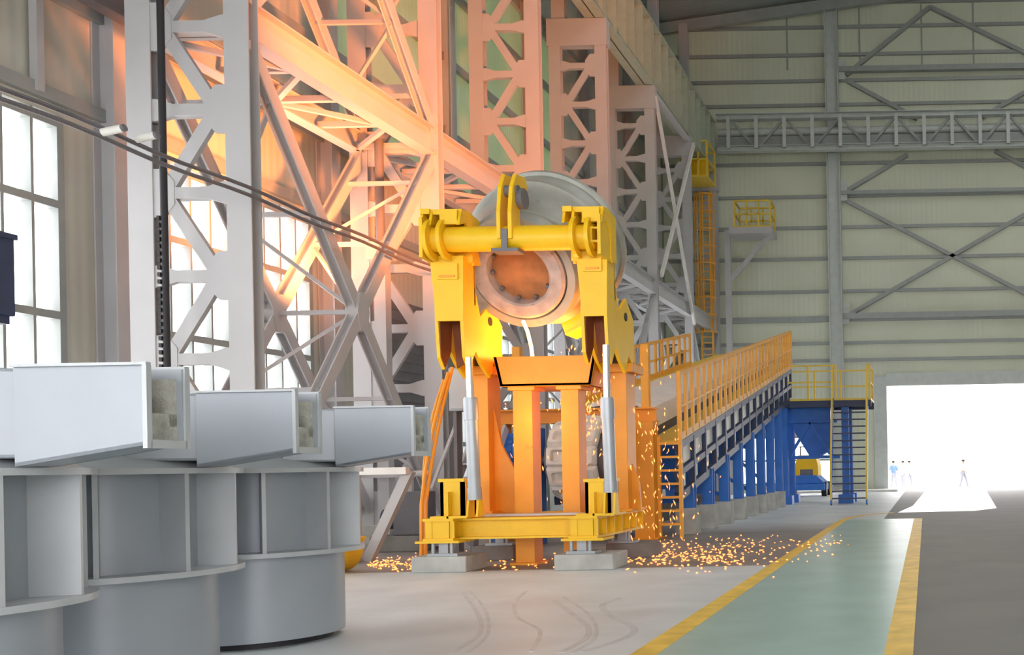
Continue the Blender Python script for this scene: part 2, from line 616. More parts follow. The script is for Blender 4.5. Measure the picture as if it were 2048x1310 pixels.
a0, a1 = ez(1692, 148), ez(1860, 12)
end_brace('roof_brace', [(a0, a1), (a1, ez(2080, 118))], 'dark inverted vee brace high on the end wall near the roof')
end_brace('sloping_brace', [(ez(1694, 160), ez(1835, 236))], 'dark sloping brace above the truss on the end wall, left one')
end_brace('sloping_brace', [(ez(2090, 160), ez(1965, 232))], 'dark sloping brace above the truss on the end wall, right one')
end_brace('sloping_brace', [(ez(1694, 380), ez(1815, 308))], 'short sloping brace just under the truss beside the end wall column')
end_brace('sloping_brace', [(ez(1990, 300), ez(2090, 352))], 'short sloping brace under the truss near the right edge')
end_brace('cross_brace', [(ez(1692, 400), ez(2120, 622)), (ez(1692, 632), ez(2120, 388))], 'large cross brace low on the end wall above the doorway')
for z, t, lab in ((24.3, .3, 'thick dark horizontal tie high on the end wall'), (17.2, .2, 'horizontal tie of the end wall under the truss'), (10.1, .32, 'thick horizontal tie low on the end wall above the doorway')):
    tag(MB().box(-4.6, 8.6, YE - 0.55, YE - 0.2, z - t / 2, z + t / 2).build('wall_tie', GIRT), lab, 'beam')

# roof over the back of the hall
b = MB()
def rz(x):
    return 27.0 + (x + 16) * .127


for xa, xb, ya, yb in ((-16, 3, -12, YE + .3), (8, 16, -12, YE + .3), (3, 8, -12, 8), (3, 8, 46, YE + .3)):
    b.prism([(xa, rz(xa)), (xb, rz(xb)), (xb, rz(xb) + .2), (xa, rz(xa) + .2)], 'y', ya, yb)
structure(b.build('ceiling', ROOF))
m = MB()
for k in range(20):
    y = 8 + 2 * k
    m.bar((3, y, rz(3) + .1), (8, y, rz(8) + .1), .1, .12)
sk = structure(m.build('window_8', GIRT))  # unseen skylight added to brighten the conveyor hood and walkway
MB().prism([(3, rz(3) + .12), (8, rz(8) + .12), (8, rz(8) + .13), (3, rz(3) + .13)], 'y', 8, 46).build('pane', GLASS, sk)  # pane of the added unseen skylight
structure(MB().box(-16, 16, -12.2, -12, 9.0, 31).build('wall_front_blocker', WALL_L))  # unseen wall added above a low opening to keep the upper hall dim
structure(MB().box(15.75, 16, -12, YE, 0, 31).build('wall_right', WALL_L))
for k, y in enumerate((44.0, 50.8, 57.3)):
    m = MB()
    m.bar((-15.4, y, 26.6), (15, y, 30.4), 0.3, 0.6)
    tag(m.build('roof_rafter', GIRT), ['roof rafter over the middle of the hall', 'roof rafter one bay before the end wall', 'dark roof rafter against the top of the end wall'][k], 'beam', 'rafters under the roof')

# ------------------------------------------------------------------ lattice columns along the left side
XR, XL = -11.62, -13.76         # bay side and wall side faces
COLY = [17.35, 24.1, 30.6, 37.2, 43.8, 50.5, 57.0]
CT = 18.3
FW, FD = 0.43, 0.28
zk = [0.67 + 1.446 * k for k in range(12)]


def make_column():
    y = COLY[0]
    t = thing('lattice_column', ((XL + XR) / 2, y, 0), '', 'steel column', 'lattice columns along the left side of the hall')
    f0 = MB().ibeam((XL + FW / 2, y + FD / 2, 0), (XL + FW / 2, y + FD / 2, CT), FW, FD, 0.025, (0, 1, 0))
    f1 = MB().ibeam((XR - FW / 2, y + FD / 2, 0), (XR - FW / 2, y + FD / 2, CT), FW, FD, 0.025, (0, 1, 0))
    f0.build('leg', STEEL, t)
    f1.build('leg', STEEL, t)
    il, ir = XL + FW, XR - FW
    y0, y1 = y + 0.02, y + 0.06
    for k, z in enumerate(zk):
        left = (k % 2 == 0)
        g = 0.36
        if left:
            poly = [(il - .1, z - .42), (il + .18, z - .42), (il + g, z - .2), (il + g, z + .2), (il + .18, z + .42), (il - .1, z + .42)]
        else:
            poly = [(ir + .1, z - .42), (ir - .18, z - .42), (ir - g, z - .2), (ir - g, z + .2), (ir - .18, z + .42), (ir + .1, z + .42)]
        MB().prism(poly, 'y', y0, y1 + 0.01).build('gusset_plate', STEEL, t)
        # horizontal lacing bar, haunched at the end away from the gusset
        if left:
            xa, xb, sgn = il + g - .05, ir + .05, 1
        else:
            xa, xb, sgn = ir - g + .05, il - .05, -1
        poly = [(xa, z - .1), (xb - sgn * .42, z - .1), (xb - sgn * .12, z - .19), (xb, z - .19), (xb, z + .19), (xb - sgn * .12, z + .19), (xb - sgn * .42, z + .1), (xa, z + .1)]
        MB().prism(poly, 'y', y0 + .005, y0 + .12).build('lacing_bar', STEEL, t)
        if k + 1 < len(zk):
            pa, pb = Vector((il + .18, y0 + .06, z)), Vector((ir - .18, y0 + .06, zk[k + 1]))
            if not left:
                pa, pb = Vector((ir - .18, y0 + .06, z)), Vector((il + .18, y0 + .06, zk[k + 1]))
            MB().bar(pa, pb, 0.23, 0.1, (0, 1, 0)).build('lacing_bar', STEEL, t)
    r = MB()
    for k, z in enumerate(zk):
        r.box(il - .05, ir + .05, y + FD - .12, y + FD - .03, z - .09, z + .09)
    r.build('rear_lacing', STEEL, t)
    MB().box(XL - .05, XR + .05, y - .05, y + FD + .05, CT - 1.0, CT).build('head_plate', STEEL, t)
    MB().box(XL + .1, XL + .6, y + .05, y + .4, CT, 26.9).build('upper_post', STEEL, t)
    MB().box(XL - .15, XR + .15, y - .15, y + FD + .15, 0, 0.28).build('base_plate', CONC, t)
    return t


col_labels = ['pale grey lattice column nearest the camera, behind the grey vats',
              'orange lit lattice column directly left of the yellow tilting machine',
              'orange lit lattice column rising behind the ladle',
              'brownish lattice column second behind the ladle, with a boxed head at the top edge',
              'greenish grey lattice column under the crane girder, with thin crossed rods on its right',
              'slim grey column right of the thin crossed rods',
              'farthest lattice column, against the end wall']
cols = [make_column()]
cols[0]['label'] = col_labels[0]
for i in range(1, 7):
    c = copy_tree(cols[0], col_labels[i])
    c.location.y = COLY[i]
    cols.append(c)

# tie beams and bracing from column to column
BZ = 9.5
bay_names = ['between the two nearest lattice columns', 'between the second and third lattice columns, passing behind the ladle',
             'between the third and fourth lattice columns', 'between the fourth and fifth lattice columns',
             'between the fifth and sixth lattice columns', 'in the last bay before the end wall']
for i in range(6):
    ya, yb = COLY[i] + FD, COLY[i + 1]
    t = thing('tie_beam', (XR - .2, ya, BZ), 'long sloping-in-view steel tie beam ' + bay_names[i], 'beam', 'tie beams between the lattice columns')
    MB().ibeam((XR - .2, ya, BZ), (XR - .2, yb, BZ), 0.34, 0.66).build('front_beam', STEEL, t)
    MB().ibeam((XL + .2, ya, BZ), (XL + .2, yb, BZ), 0.3, 0.5).build('rear_beam', STEEL, t)
    n = 4
    for k in range(n + 1):
        y = ya + .15 + (yb - ya - .3) * k / n
        MB().bar((XR - .3, y, BZ - .15), (XL + .3, y, BZ - .15), 0.12, 0.12).build('cross_bar', STEEL, t)
        if k < n:
            y2 = ya + .15 + (yb - ya - .3) * (k + 1) / n
            p, q = ((XR - .3, y, BZ - .2), (XL + .3, y2, BZ - .2)) if k % 2 else ((XL + .3, y, BZ - .2), (XR - .3, y2, BZ - .2))
            MB().bar(p, q, 0.1, 0.1).build('cross_bar', STEEL, t)


def box_brace(name, ya, yb, za, zb, label, w=0.26, links=5, cross=True):
    """Braces in two parallel planes, tied by short bars."""
    t = thing(name, (XR - .2, (ya + yb) / 2, za), label, 'brace')
    diag = [((ya, za), (yb, zb))]
    if cross:
        diag.append(((ya, zb), (yb, za)))
    for di, ((y0, z0), (y1, z1)) in enumerate(diag):
        for x in (XR - .2 - .025 * di, XL + .2 + .025 * di):
            MB().ibeam((x, y0, z0), (x, y1, z1), w, 0.22 - .01 * di, 0.03, (1, 0, 0)).build('diagonal', STEEL, t)
        prev = None
        for k in range(links):
            s = (k + .5) / links
            y, z = y0 + (y1 - y0) * s, z0 + (z1 - z0) * s
            if not (di and abs(s - .5) < .01):
                MB().bar((XR - .2, y, z), (XL + .2, y, z), 0.09, 0.09).build('link_bar', STEEL, t)
            if prev:
                p, q = ((XR - .2, *prev), (XL + .2, y, z)) if k % 2 else ((XL + .2, *prev), (XR - .2, y, z))
                MB().bar(p, q, 0.07, 0.07).build('link_bar', STEEL, t)
            prev = (y, z)
    if cross:
        ym, zm = (ya + yb) / 2, (za + zb) / 2
        for x in (XR - .2, XL + .2):
            MB().prism([(ym - .12, zm - .4), (ym + .12, zm - .4), (ym + .22, zm), (ym + .12, zm + .4), (ym - .12, zm + .4), (ym - .22, zm)], 'x', x - .135, x + .135).build('gusset_plate', STEEL, t)
    return t


box_brace('cross_brace', COLY[0] + .25, COLY[1] + .1, 0.6, 9.2, 'big double cross brace below the tie beam between the two nearest columns')
box_brace('cross_brace', COLY[0] + .25, COLY[1] + .1, 9.8, 17.4, 'orange lit cross brace above the tie beam at the top of the photo', links=6)
for i in (2, 3, 5):
    box_brace('cross_brace', COLY[i] + .25, COLY[i + 1] + .1, 1.0, 9.2, 'cross brace below the tie beam ' + bay_names[i], 0.2, 3)
# thin crossed rods between the fifth and sixth columns
t = thing('crossed_rods', (XR - .05, 47, 10), 'two thin pale crossed rods between tall columns right of the ladle', 'brace')
MB().bar((XR + .04, COLY[4] + .1, 17.9), (XR + .04, COLY[5] + .1, 8.8), 0.12, 0.2).build('rod', WHITE, t)
MB().bar((XR + .17, COLY[4] + .1, 10), (XR + .17, COLY[5] + .1, 17.9), 0.12, 0.2).build('rod', WHITE, t)
tag(MB().bar((XR - .1, COLY[4] + .3, 18.05), (XR - .1, COLY[5], 18.05), 0.2, 0.24).build('strut', STEEL), 'pale strut under the crane girder above the crossed rods', 'beam')

x0, x1 = ax(757, 23.8, 700), ax(780, 23.8, 700)
t = thing('support_post', ((x0 + x1) / 2, 23.8, 0), 'white square post in front of the second lattice column, left of the yellow machine', 'post')
MB().box(x0, x1, 23.65, 23.9, 0, az(500, 23.8, 770)).build('shaft', STEEL, t)
MB().box(x0 - .15, x1 + .12, 23.6, 23.95, az(500, 23.8, 770) - .25, az(490, 23.8, 770)).build('head_plate', STEEL, t)
MB().tube((x0 + .1, 23.8, az(500, 23.8, 770)), (x0 + .1, 23.8, az(280, 23.8, 770)), .1, 12).build('dark_pipe', STEEL_D, t)
# crane runway girder
for i in range(1, 6):
    ya, yb = COLY[i] + .02, COLY[i + 1] - .02
    t = thing('runway_girder', (XR - .5, ya, CT), 'crane runway girder ' + ['', 'above the ladle, beyond the top edge', 'second from the camera, near the top edge', 'third, at the top edge above the boxed column head', 'fourth, above the thin crossed rods', 'farthest one, ending at the yellow cage'][i], 'crane girder', 'crane runway girders on the lattice columns')
    z0, z1 = CT + .02, 21.2
    MB().box(XR - .40, XR - .36, ya, yb, z0, z1).build('web', GREENST, t)
    MB().box(XR - .75, XR + .0, ya, yb, z0, z0 + .06).build('bottom_flange', GREENST, t)
    MB().box(XR - .75, XR + .0, ya, yb, z1 - .06, z1).build('top_flange', GREENST, t)
    for k in range(6):
        y = ya + .2 + (yb - ya - .4) * k / 5
        MB().box(XR - .40, XR - .02, y - .03, y + .03, z0 + .06, z1 - .06).build('stiffener', GREENST, t)
    MB().bar((XR - .35, ya, z1 + .08), (XR - .35, yb, z1 + .08), .08, .16).build('rail', STEEL_D, t)
    MB().box(XR - 2.1, XR - .75, ya, yb, z1 - .05, z1).build('walkway_plate', GREENST, t)
    m = MB()
    for k in range(5):
        y = ya + .6 + (yb - ya - 1.2) * k / 4
        m.bar((XR - 2.0, y, z1), (XR - 2.0, y, z1 + 1.1), .05, .05)
    m.bar((XR - 2.0, ya, z1 + 1.1), (XR - 2.0, yb, z1 + 1.1), .06, .06)
    m.build('handrail', STEEL, t)

# truss along the end wall
tx0, tx1, ty, tz0, tz1 = -11.5, 12.0, 56.6, 19.5, 21.3
t = thing('end_truss', (0, ty, tz0), 'grey horizontal truss girder running across the end wall', 'truss')
for z, n_ in ((tz0, 'bottom_chord'), (tz1, 'top_chord')):
    MB().ibeam((tx0, ty, z), (tx1, ty, z), .5, .32).build(n_, ENDCOL, t)
n = 15
for k in range(n):
    x = tx0 + .7 + (tx1 - tx0 - 1.4) * k / (n - 1)
    MB().bar((x, ty - .2, tz0), (x, ty - .2, tz1), .2, .16).build('vertical', ENDCOL, t)
    if k < n - 1:
        x2 = tx0 + .7 + (tx1 - tx0 - 1.4) * (k + 1) / (n - 1)
        a, b_ = (tz0, tz1) if k % 2 else (tz1, tz0)
        MB().bar((x, ty + .1, a), (x2, ty + .1, b_), .12, .14).build('diagonal', GIRT, t)
MB().tube((tx0, ty + .45, 20.6), (tx1, ty + .45, 20.6), .22, 12).build('service_pipe', ENDCOL, t)
m = MB()
m.box(tx0, tx1, ty + .3, ty + .9, tz0 + .1, tz0 + .8)
m.build('cable_tray', GIRT, t)

# yellow buffer cage at the end of the crane girder
def cage(name, x0, x1, y0, y1, z0, z1, label, cat, m_, nb=3):
    t = thing(name, ((x0 + x1) / 2, (y0 + y1) / 2, z0), label, cat)
    MB().box(x0, x1, y0, y1, z0, z0 + .1).build('deck', m_, t)
    for z in (z1, (z0 + z1) / 2):
        for p, q in (((x0, y0, z), (x1, y0, z)), ((x1, y0, z), (x1, y1, z)), ((x0, y1, z), (x1, y1, z)), ((x0, y0, z), (x0, y1, z))):
            MB().bar(p, q, .09, .09).build('rail', m_, t)
    for k in range(nb + 1):
        x = x0 + (x1 - x0) * k / nb
        for y in (y0, y1):
            MB().bar((x, y, z0), (x, y, z1), .09, .09).build('rail_post', m_, t)
    return t


t = cage('buffer_cage', -12.75, -11.35, 53.2, 55.2, 17.0, 18.9, 'yellow railed cage hanging at the far end of the crane girder', 'platform', RAIL_Y)
MB().box(-12.6, -11.5, 54, 54.4, 17.1, 18.2).build('buffer', YELLOW, t)
p0, p1 = at(1472, 455, 55), at(1543, 455, 55)
t = cage('service_platform', p0.x, p1.x, 54.6, 56.2, p0.z - .1, p0.z + 1.35, 'small yellow railed platform high on the end wall left of the tall column', 'platform', RAIL_Y)
q0 = at(1455, 562, 55)
MB().bar((p1.x - .1, 55.3, p0.z - .3), (q0.x, 55.3, q0.z), .2, .22).build('bracket', STEEL, t)
MB().box(p0.x - .3, p1.x + .1, 54.5, 56.3, p0.z - .45, p0.z - .1).build('support_frame', STEEL, t)
MB().bar((q0.x, 55.3, 0), (q0.x, 55.3, p0.z - .1), .3, .3).build('post', STEEL, t)
# caged ladder
t = thing('caged_ladder', (-12.0, 55.8, 0), 'rust orange caged ladder rising beside the far column', 'ladder')
m = MB()
for x in (-12.3, -11.7):
    m.bar((x, 55.6, 7.5), (x, 55.6, 16.9), .1, .08)
m.build('stile', RAIL_O, t)
m = MB()
for k in range(28):
    m.bar((-12.3, 55.6, 7.8 + .33 * k), (-11.7, 55.6, 7.8 + .33 * k), .05, .05)
m.build('rungs', RAIL_O, t)
for k in range(9):
    z = 9 + .95 * k
    pts = [(-12 + .55 * math.cos(a), 55.4 - .55 * math.sin(a), z) for a in [math.pi * i / 10 for i in range(11)]]
    MB().path(pts, .045, 6).build('hoop', RAIL_O, t)
m = MB()
for a in (.3, .9, 1.57, 2.2, 2.8):
    m.bar((-12 + .55 * math.cos(a), 55.4 - .55 * math.sin(a), 9), (-12 + .55 * math.cos(a), 55.4 - .55 * math.sin(a), 16.6), .06, .03)
m.build('cage_strap', RAIL_O, t)

# cable with the two tube lamps, the dark pipe on the first column and the dark box at the left edge
t = thing('cable_run', (-11.5, 12, 6.3), 'thin dark pair of cables slanting past the nearest lattice column', 'cable')
for dz in (0, .13):
    MB().path([(-11.45, y, 6.3 + dz - .05 * math.sin((y - 10) * .9) ** 2 - .012 * max(0, y - 18)) for y in [9.5 + .5 * i for i in range(30)]], .035, 6).build('cable', STEEL_D, t)
for y, dz, lab in ((13.95, .02, 'short white tube lamp on the slanting cables, lower left of the pair'), (14.55, .12, 'short white tube lamp on the slanting cables, upper right of the pair')):
    t = thing('tube_lamp', (-11.4, y, 6.3), lab, 'lamp', 'tube lamps on the cables')
    p = Vector((-11.40, y, 6.32 + dz))
    q = p + Vector((.26, .02, .06))
    MB().tube(p, q, .055, 14).build('tube', TUBE_L, t)
    MB().tube(q, q + Vector((.04, 0, .01)), .05, 14).build('end_cap', STEEL_D, t)
t = thing('drop_pipe', (ax(340, 17.0), 17.0, 0), 'dark vertical drop pipe with chain in front of the nearest lattice column', 'pipe')
x = ax(338, 17.0)
MB().tube((x, 17.0, 0), (x, 17.0, 16), .055, 10).build('pipe', BLACK, t)
m = MB()
for k in range(40):
    m.box(x - .085, x - .035, 16.93, 17.05, 1.2 + .12 * k, 1.27 + .12 * k)
m.build('chain', BLACK, t)
p = at(-80, 455, 14.5)
q = at(-30, 640, 14.5)
t = thing('wall_cabinet', (p.x, 14.5, q.z), 'dark navy box hanging at the left edge of the photo', 'box')
MB().box(p.x, q.x, 14.4, 15.0, q.z + .12, p.z).build('body', NAVY, t, .02)
MB().box(p.x, q.x + .03, 14.38, 15.02, p.z - .08, p.z).build('lid', NAVY, t)
MB().box(p.x, q.x - .05, 14.45, 14.95, q.z, q.z + .12).build('bottom_tray', NAVY, t)
MB().box(XW, p.x + .02, 14.6, 14.8, q.z + .5, q.z + .7).build('wall_arm', NAVY, t)

# ------------------------------------------------------------------ grey vats in the foreground
VR, FR = 0.70, 0.87


def solve_center(px, py, Yc, R):
    al = math.atan2(at(px, py, 1.0).x, 1.0)
    lo, hi = -15.0, 0.0
    for _ in range(60):
        mid = (lo + hi) / 2
        d = math.hypot(mid, Yc)
        if math.atan2(mid, Yc) + math.asin(R / d) > al:
            hi = mid
        else:
            lo = mid
    return (lo + hi) / 2


vats = [(9.2, 730, 1095), (7.3, 491, 1140), (5.48, 200, 1200)]
vat_labels = ['grey steel vat farthest from the camera, with its whole drum showing beside the open floor',
              'middle of the three grey steel vats in the left foreground',
              'nearest grey steel vat, cut off by the left edge of the photo']


def make_vat():
    Yc = vats[0][0]
    xc = solve_center(vats[0][1], vats[0][2], Yc, FR)
    t = thing('steel_vat', (xc, Yc, 0), vat_labels[0], 'vat', 'grey vats in the left foreground')
    o = (xc, Yc, 0)
    Z = (0, 0, 1)
    MB().lathe([(.0, VR - .1), (.06, VR - .1)], o, Z, 64).build('plinth', BLACK, t)
    MB().lathe([(.06, .0), (.06, VR), (.80, VR)], o, Z, 72).build('drum', VAT, t)
    MB().lathe([(.80, .55), (.80, FR), (.84, FR), (.84, .55)], o, Z, 72, closed=True).build('lower_flange', VAT_EDGE, t)
    MB().lathe([(.84, .60), (1.53, .60)], o, Z, 64).build('neck', VAT, t)
    MB().lathe([(1.53, .55), (1.53, FR), (1.57, FR), (1.57, .55)], o, Z, 72, closed=True).build('upper_flange', VAT_EDGE, t)
    a0 = math.atan2(-Yc, -xc)
    for k in range(10):
        a = a0 + math.radians(4) + k * math.pi / 5
        d = Vector((math.cos(a), math.sin(a), 0))
        MB().bar(Vector(o) + d * .59 + Vector((0, 0, 1.185)), Vector(o) + d * .845 + Vector((0, 0, 1.185)), .03, .69).build('rib', VAT_EDGE, t)
    MB().lathe([(1.57, .82), (1.70, .56), (1.70, .0)], o, Z, 64).build('cone_top', VAT_EDGE, t)
    MB().prism([(xc + a_, Yc + b_) for a_, b_ in ((.865, -.16), (.52, -.40), (-.4, -.5), (-.62, 0), (-.4, .5), (.5, .42), (.865, .05))], 'z', 1.62, 2.10).build('hood', VAT, t, .02)
    # launder spout reaching out to the right: open at its end, lined with castable
    x0, x1, ya, yb = xc + .86, xc + 1.57, Yc - .20, Yc + .06
    zt, zl, zr = 2.10, 1.575, 1.68
    m = MB()
    for y in (ya, yb - .02):
        m.prism([(x0, zl), (x1, zr), (x1, zt), (x0, zt)], 'y', y, y + .02)
    m.prism([(x0, zl), (x1, zr), (x1, zr + .02), (x0, zl + .02)], 'y', ya, yb)
    sp = m.build('spout', VAT, t)
    m = MB()
    for y in (ya - .025, yb - .01):
        m.box(x0, x1 + .01, y, y + .035, zt, zt + .015)
        m.box(x1 - .012, x1 + .012, y, y + .035, zr - .02, zt)
    m.box(x1 - .012, x1 + .012, ya, yb, zr - .02, zr + .025)
    m.build('spout_rim', VAT_EDGE, sp)
    m = MB()
    m.prism([(x0, zl + .02), (x1 - .03, zr + .02), (x1 - .03, zr + .17), (x0, zl + .20)], 'y', ya + .02, yb - .02)
    m.prism([(x0, zl + .1), (x1 - .03, zr + .1), (x1 - .03, zt - .06), (x0, zt - .06)], 'y', yb - .075, yb - .02)
    m.prism([(x0, zl + .1), (x1 - .03, zr + .1), (x1 - .03, zt - .03), (x0, zt - .03)], 'y', ya + .02, ya + .05)
    m.build('castable_lining', LINING, sp)
    return t


v0 = make_vat()
for k in (1, 2):
    c = copy_tree(v0, vat_labels[k])
    Yc, px, py = vats[k]
    xc = solve_center(px, py, Yc, FR)
    c.location = (xc, Yc, 0)
    c.rotation_euler.z = 0

# yellow skip behind the farthest vat
t = thing('yellow_skip', (-9.3, 15.2, 0), 'curved yellow skip bucket on the floor just behind the farthest grey vat', 'skip')
xe = ax(729, 15.7, 1100)
arc = [(xe - .30 + .30 * math.sin(a), .43 - .43 * math.cos(a)) for a in [math.pi / 2 * i / 8 for i in range(9)]]
m = MB()
m.prism([(xe - 1.0, 0)] + arc + [(xe, .5), (xe - 1.0, .5)], 'y', 15.0, 15.7)
m.build('bucket', YELLOW, t, .01)
MB().box(xe - 1.02, xe + .02, 14.98, 15.72, .48, .53).build('rim', YELLOW, t)

# ------------------------------------------------------------------ yellow ladle tilting machine
BX0, BX1, BX2, BX3 = -7.62, -7.16, -5.42, -4.98
MY = 15.1
t = machine = thing('ladle_tilter', (-6.3, 16.3, 0.24), 'tall yellow ladle tilting machine with a thick crossbar and two hydraulic rams', 'machine')
for xa, xb in ((BX0, BX1), (BX2, BX3)):
    base = MB()
    base.box(xa, xb, MY, 17.6, .47, .51)
    base.box(xa, xb, MY, 17.6, .77, .81)
    base.box(xa + .08, xa + .12, MY + .04, 17.55, .5, .78)
    base.box(xb - .12, xb - .08, MY + .04, 17.55, .5, .78)
    base.box(xa + .08, xb - .08, MY + .05, MY + .08, .5, .78)
    for k in range(7):
        y = MY + .06 + k * .4
        base.box(xb - .09, xb - .01, y, y + .03, .5, .78)
        base.box(xa + .01, xa + .09, y, y + .03, .5, .78)
    base.box(xa - .1, xb + .1, MY - .04, MY + .5, .44, .475)
    base.build('side_beam', YELLOW, t)
for y in (15.45, 17.3):
    MB().ibeam((BX1 - .1, y, .64), (BX2 + .1, y, .64), .3, .32, .03).build('cross_beam', YELLOW, t)
MB().box(BX1, BX2, 15.55, 15.9, .81, .84).build('deck_plate', STEEL, t)
for xa, xb in ((BX0 + .05, BX1 + .05), (BX2 - .05, BX3 - .05)):
    for y in (15.2, 17.2):
        m = MB()
        for dx in (.06, .34):
            m.tube((xa + dx, y, .24), (xa + dx, y, .49), .03, 10)
        m.box(xa, xb, y - .08, y + .25, .24, .28)
        m.box(xa + .14, xa + .28, y, y + .2, .28, .46)
        m.build('levelling_jack', STEEL_D if False else CHROME, t)
# ram pedestals
rams = []
for pl, pr, ptop in ((890, 936, 957), (1177, 1226, 957)):
    xa, xb = ax(pl, 15.4, 990), ax(pr, 15.4, 990)
    z1 = az(ptop, 15.4, (pl + pr) / 2)
    m = MB()
    m.box(xa, xb, 15.25, 15.31, .81, z1)
    m.box(xa, xb, 15.62, 15.68, .81, z1)
    m.box(xa, xa + .05, 15.25, 15.68, .81, z1)
    m.box(xb - .05, xb, 15.25, 15.68, .81, z1)
    m.box(xa - .02, xb + .02, 15.23, 15.70, z1 - .05, z1)
    m.box(xa + .15, xa + .18, 15.12, 15.26, .81, z1 - .2)
    m.box(xa - .1, xb + .1, 15.12, 15.75, .81, .845)
    m.build('ram_pedestal', YELLOW, t)
# rams
for pb, pm, pt in (((950, 1000), (941, 795), (938, 715)), ((1222, 985), (1214, 795), (1212, 690))):
    Yr = 15.22
    A, B, T = at(*pb, Yr), at(*pm, Yr), at(*pt, Yr)
    cyl = MB().tube(A, B, .092, 20).tube(B - Vector((0, 0, .02)), B - (B - A) * .22, .105, 20).build('ram_cylinder', CHROME, t)
    MB().tube(A, A + (B - A) * .12, .105, 20).build('end_collar', CHROME, cyl)
    MB().tube(B, T, .055, 16).build('ram_rod', ROD, cyl)
    m = MB()
    for dx in (-.09, .06):
        m.prism([(Yr - .12, .83), (Yr + .12, .83), (Yr + .05, A.z + .05), (Yr - .05, A.z + .05)], 'x', A.x + dx, A.x + dx + .03)
    m.build('clevis', YELLOW, t)
# uprights with gussets (fixed frame)
for pl, pr, sgn in ((957, 990, 1), (1232, 1263, -1)):
    xa, xb = ax(pl, 16.7, 850), ax(pr, 16.7, 850)
    m = MB()
    m.box(xa, xb, 16.45, 16.95, .81, 3.15)
    m.box(xa - .12, xb + .12, 16.35, 17.05, 3.1, 3.24)
    m.box(xa - .1, xb + .1, 16.3, 17.1, .81, .86)
    u = m.build('upright', ORANGE, t, .01)
    m = MB()
    if sgn > 0:
        m.prism([(xb, .82), (xb + .55, .82), (xb + .5, 1.2), (xb + .12, 1.95), (xb, 2.6)], 'y', 16.66, 16.72)
    else:
        m.prism([(xa, .82), (xa - .3, .82), (xa - .25, 1.2), (xa, 1.7)], 'y', 16.66, 16.72)
        m.prism([(xb, .82), (xb + .15, .82), (xb + .12, 1.3), (xb, 1.6)], 'y', 16.66, 16.72)
    m.build('gusset_plate', ORANGE, u)
    MB().lathe([(-.12, .17), (.12, .17)], ((xa + xb) / 2, 16.7, 3.42), (1, 0, 0), 24).box(xa - .02, xb + .02, 16.55, 16.85, 3.24, 3.42).build('trunnion_bearing', STEEL_D, u)
# tilting arms
arm_px = [((862, 925), 512, 642), ((1154, 1213), 496, 632)]
for (pl, pr), ptop, pbot in arm_px:
    Y0 = 15.3
    xa, xb = ax(pl + 6, Y0, 580), ax(pr, Y0, 580)
    zt, zb = az(ptop, Y0, (pl + pr) / 2), az(pbot, Y0, (pl + pr) / 2)
    arm = MB()
    arm.prism([(xa - .06, zt), (xb + .02, zt), (xb, zb), (xa + .03, zb)], 'y', Y0, Y0 + .05)
    # raised cover plate high on the face
    arm.prism([(xa + .06, zt - .12), (xb - .06, zt - .12), (xb - .06, zt - .36), (xa + .06, zt - .36)], 'y', Y0 - .03, Y0)
    side = [(Y0 + .01, zt), (Y0 + .01, zb - .02), (Y0 + .06, zb - .55), (Y0 + .2, zb - .72), (Y0 + .42, zb - .42), (Y0 + .6, zb - .6), (Y0 + .92, zb - .80),
            (Y0 + 1.08, zb - .5), (Y0 + 1.28, zb - .62), (Y0 + 1.4, zb - .55), (Y0 + 1.42, zb + .1), (Y0 + 1.0, zb + .42), (Y0 + .6, zb + .15), (Y0 + .42, zt - .4), (Y0 + .42, zt)]
    arm.prism(side, 'x', xb - .05, xb)
    arm.prism(side, 'x', xa, xa + .05)
    arm.box(xa, xb, Y0 + .40, Y0 + .44, zb + .3, zt)
    a = arm.build('tilting_arm', YELLOW, t)
    MB().prism([(xa + .05, zb + .1), (xb - .05, zb + .1), (xb - .05, zb - .32), ((xa + xb) / 2 + .1, zb - .55), (xa + .12, zb - .68)], 'y', Y0 + .45, Y0 + .49).prism([(Y0 + .05, zb + .1), (Y0 + .07, zb - .53), (Y0 + .2, zb - .69), (Y0 + .40, zb - .42), (Y0 + .45, zb + .1)], 'x', xa + .05, xa + .062).build('arm_shade_plate', ARM_SHADE, a)
    MB().tube((xb - .06, Y0 + .95, zb + .12), (xb + .012, Y0 + .95, zb + .12), .07, 20).build('pivot_hole', BLACK, a)
    m = MB()
    m.box(xa + .1, xb - .1, Y0 - .045, Y0 - .028, zt - .33, zt - .30)
    m.build('cover_lip', ORANGE, a)
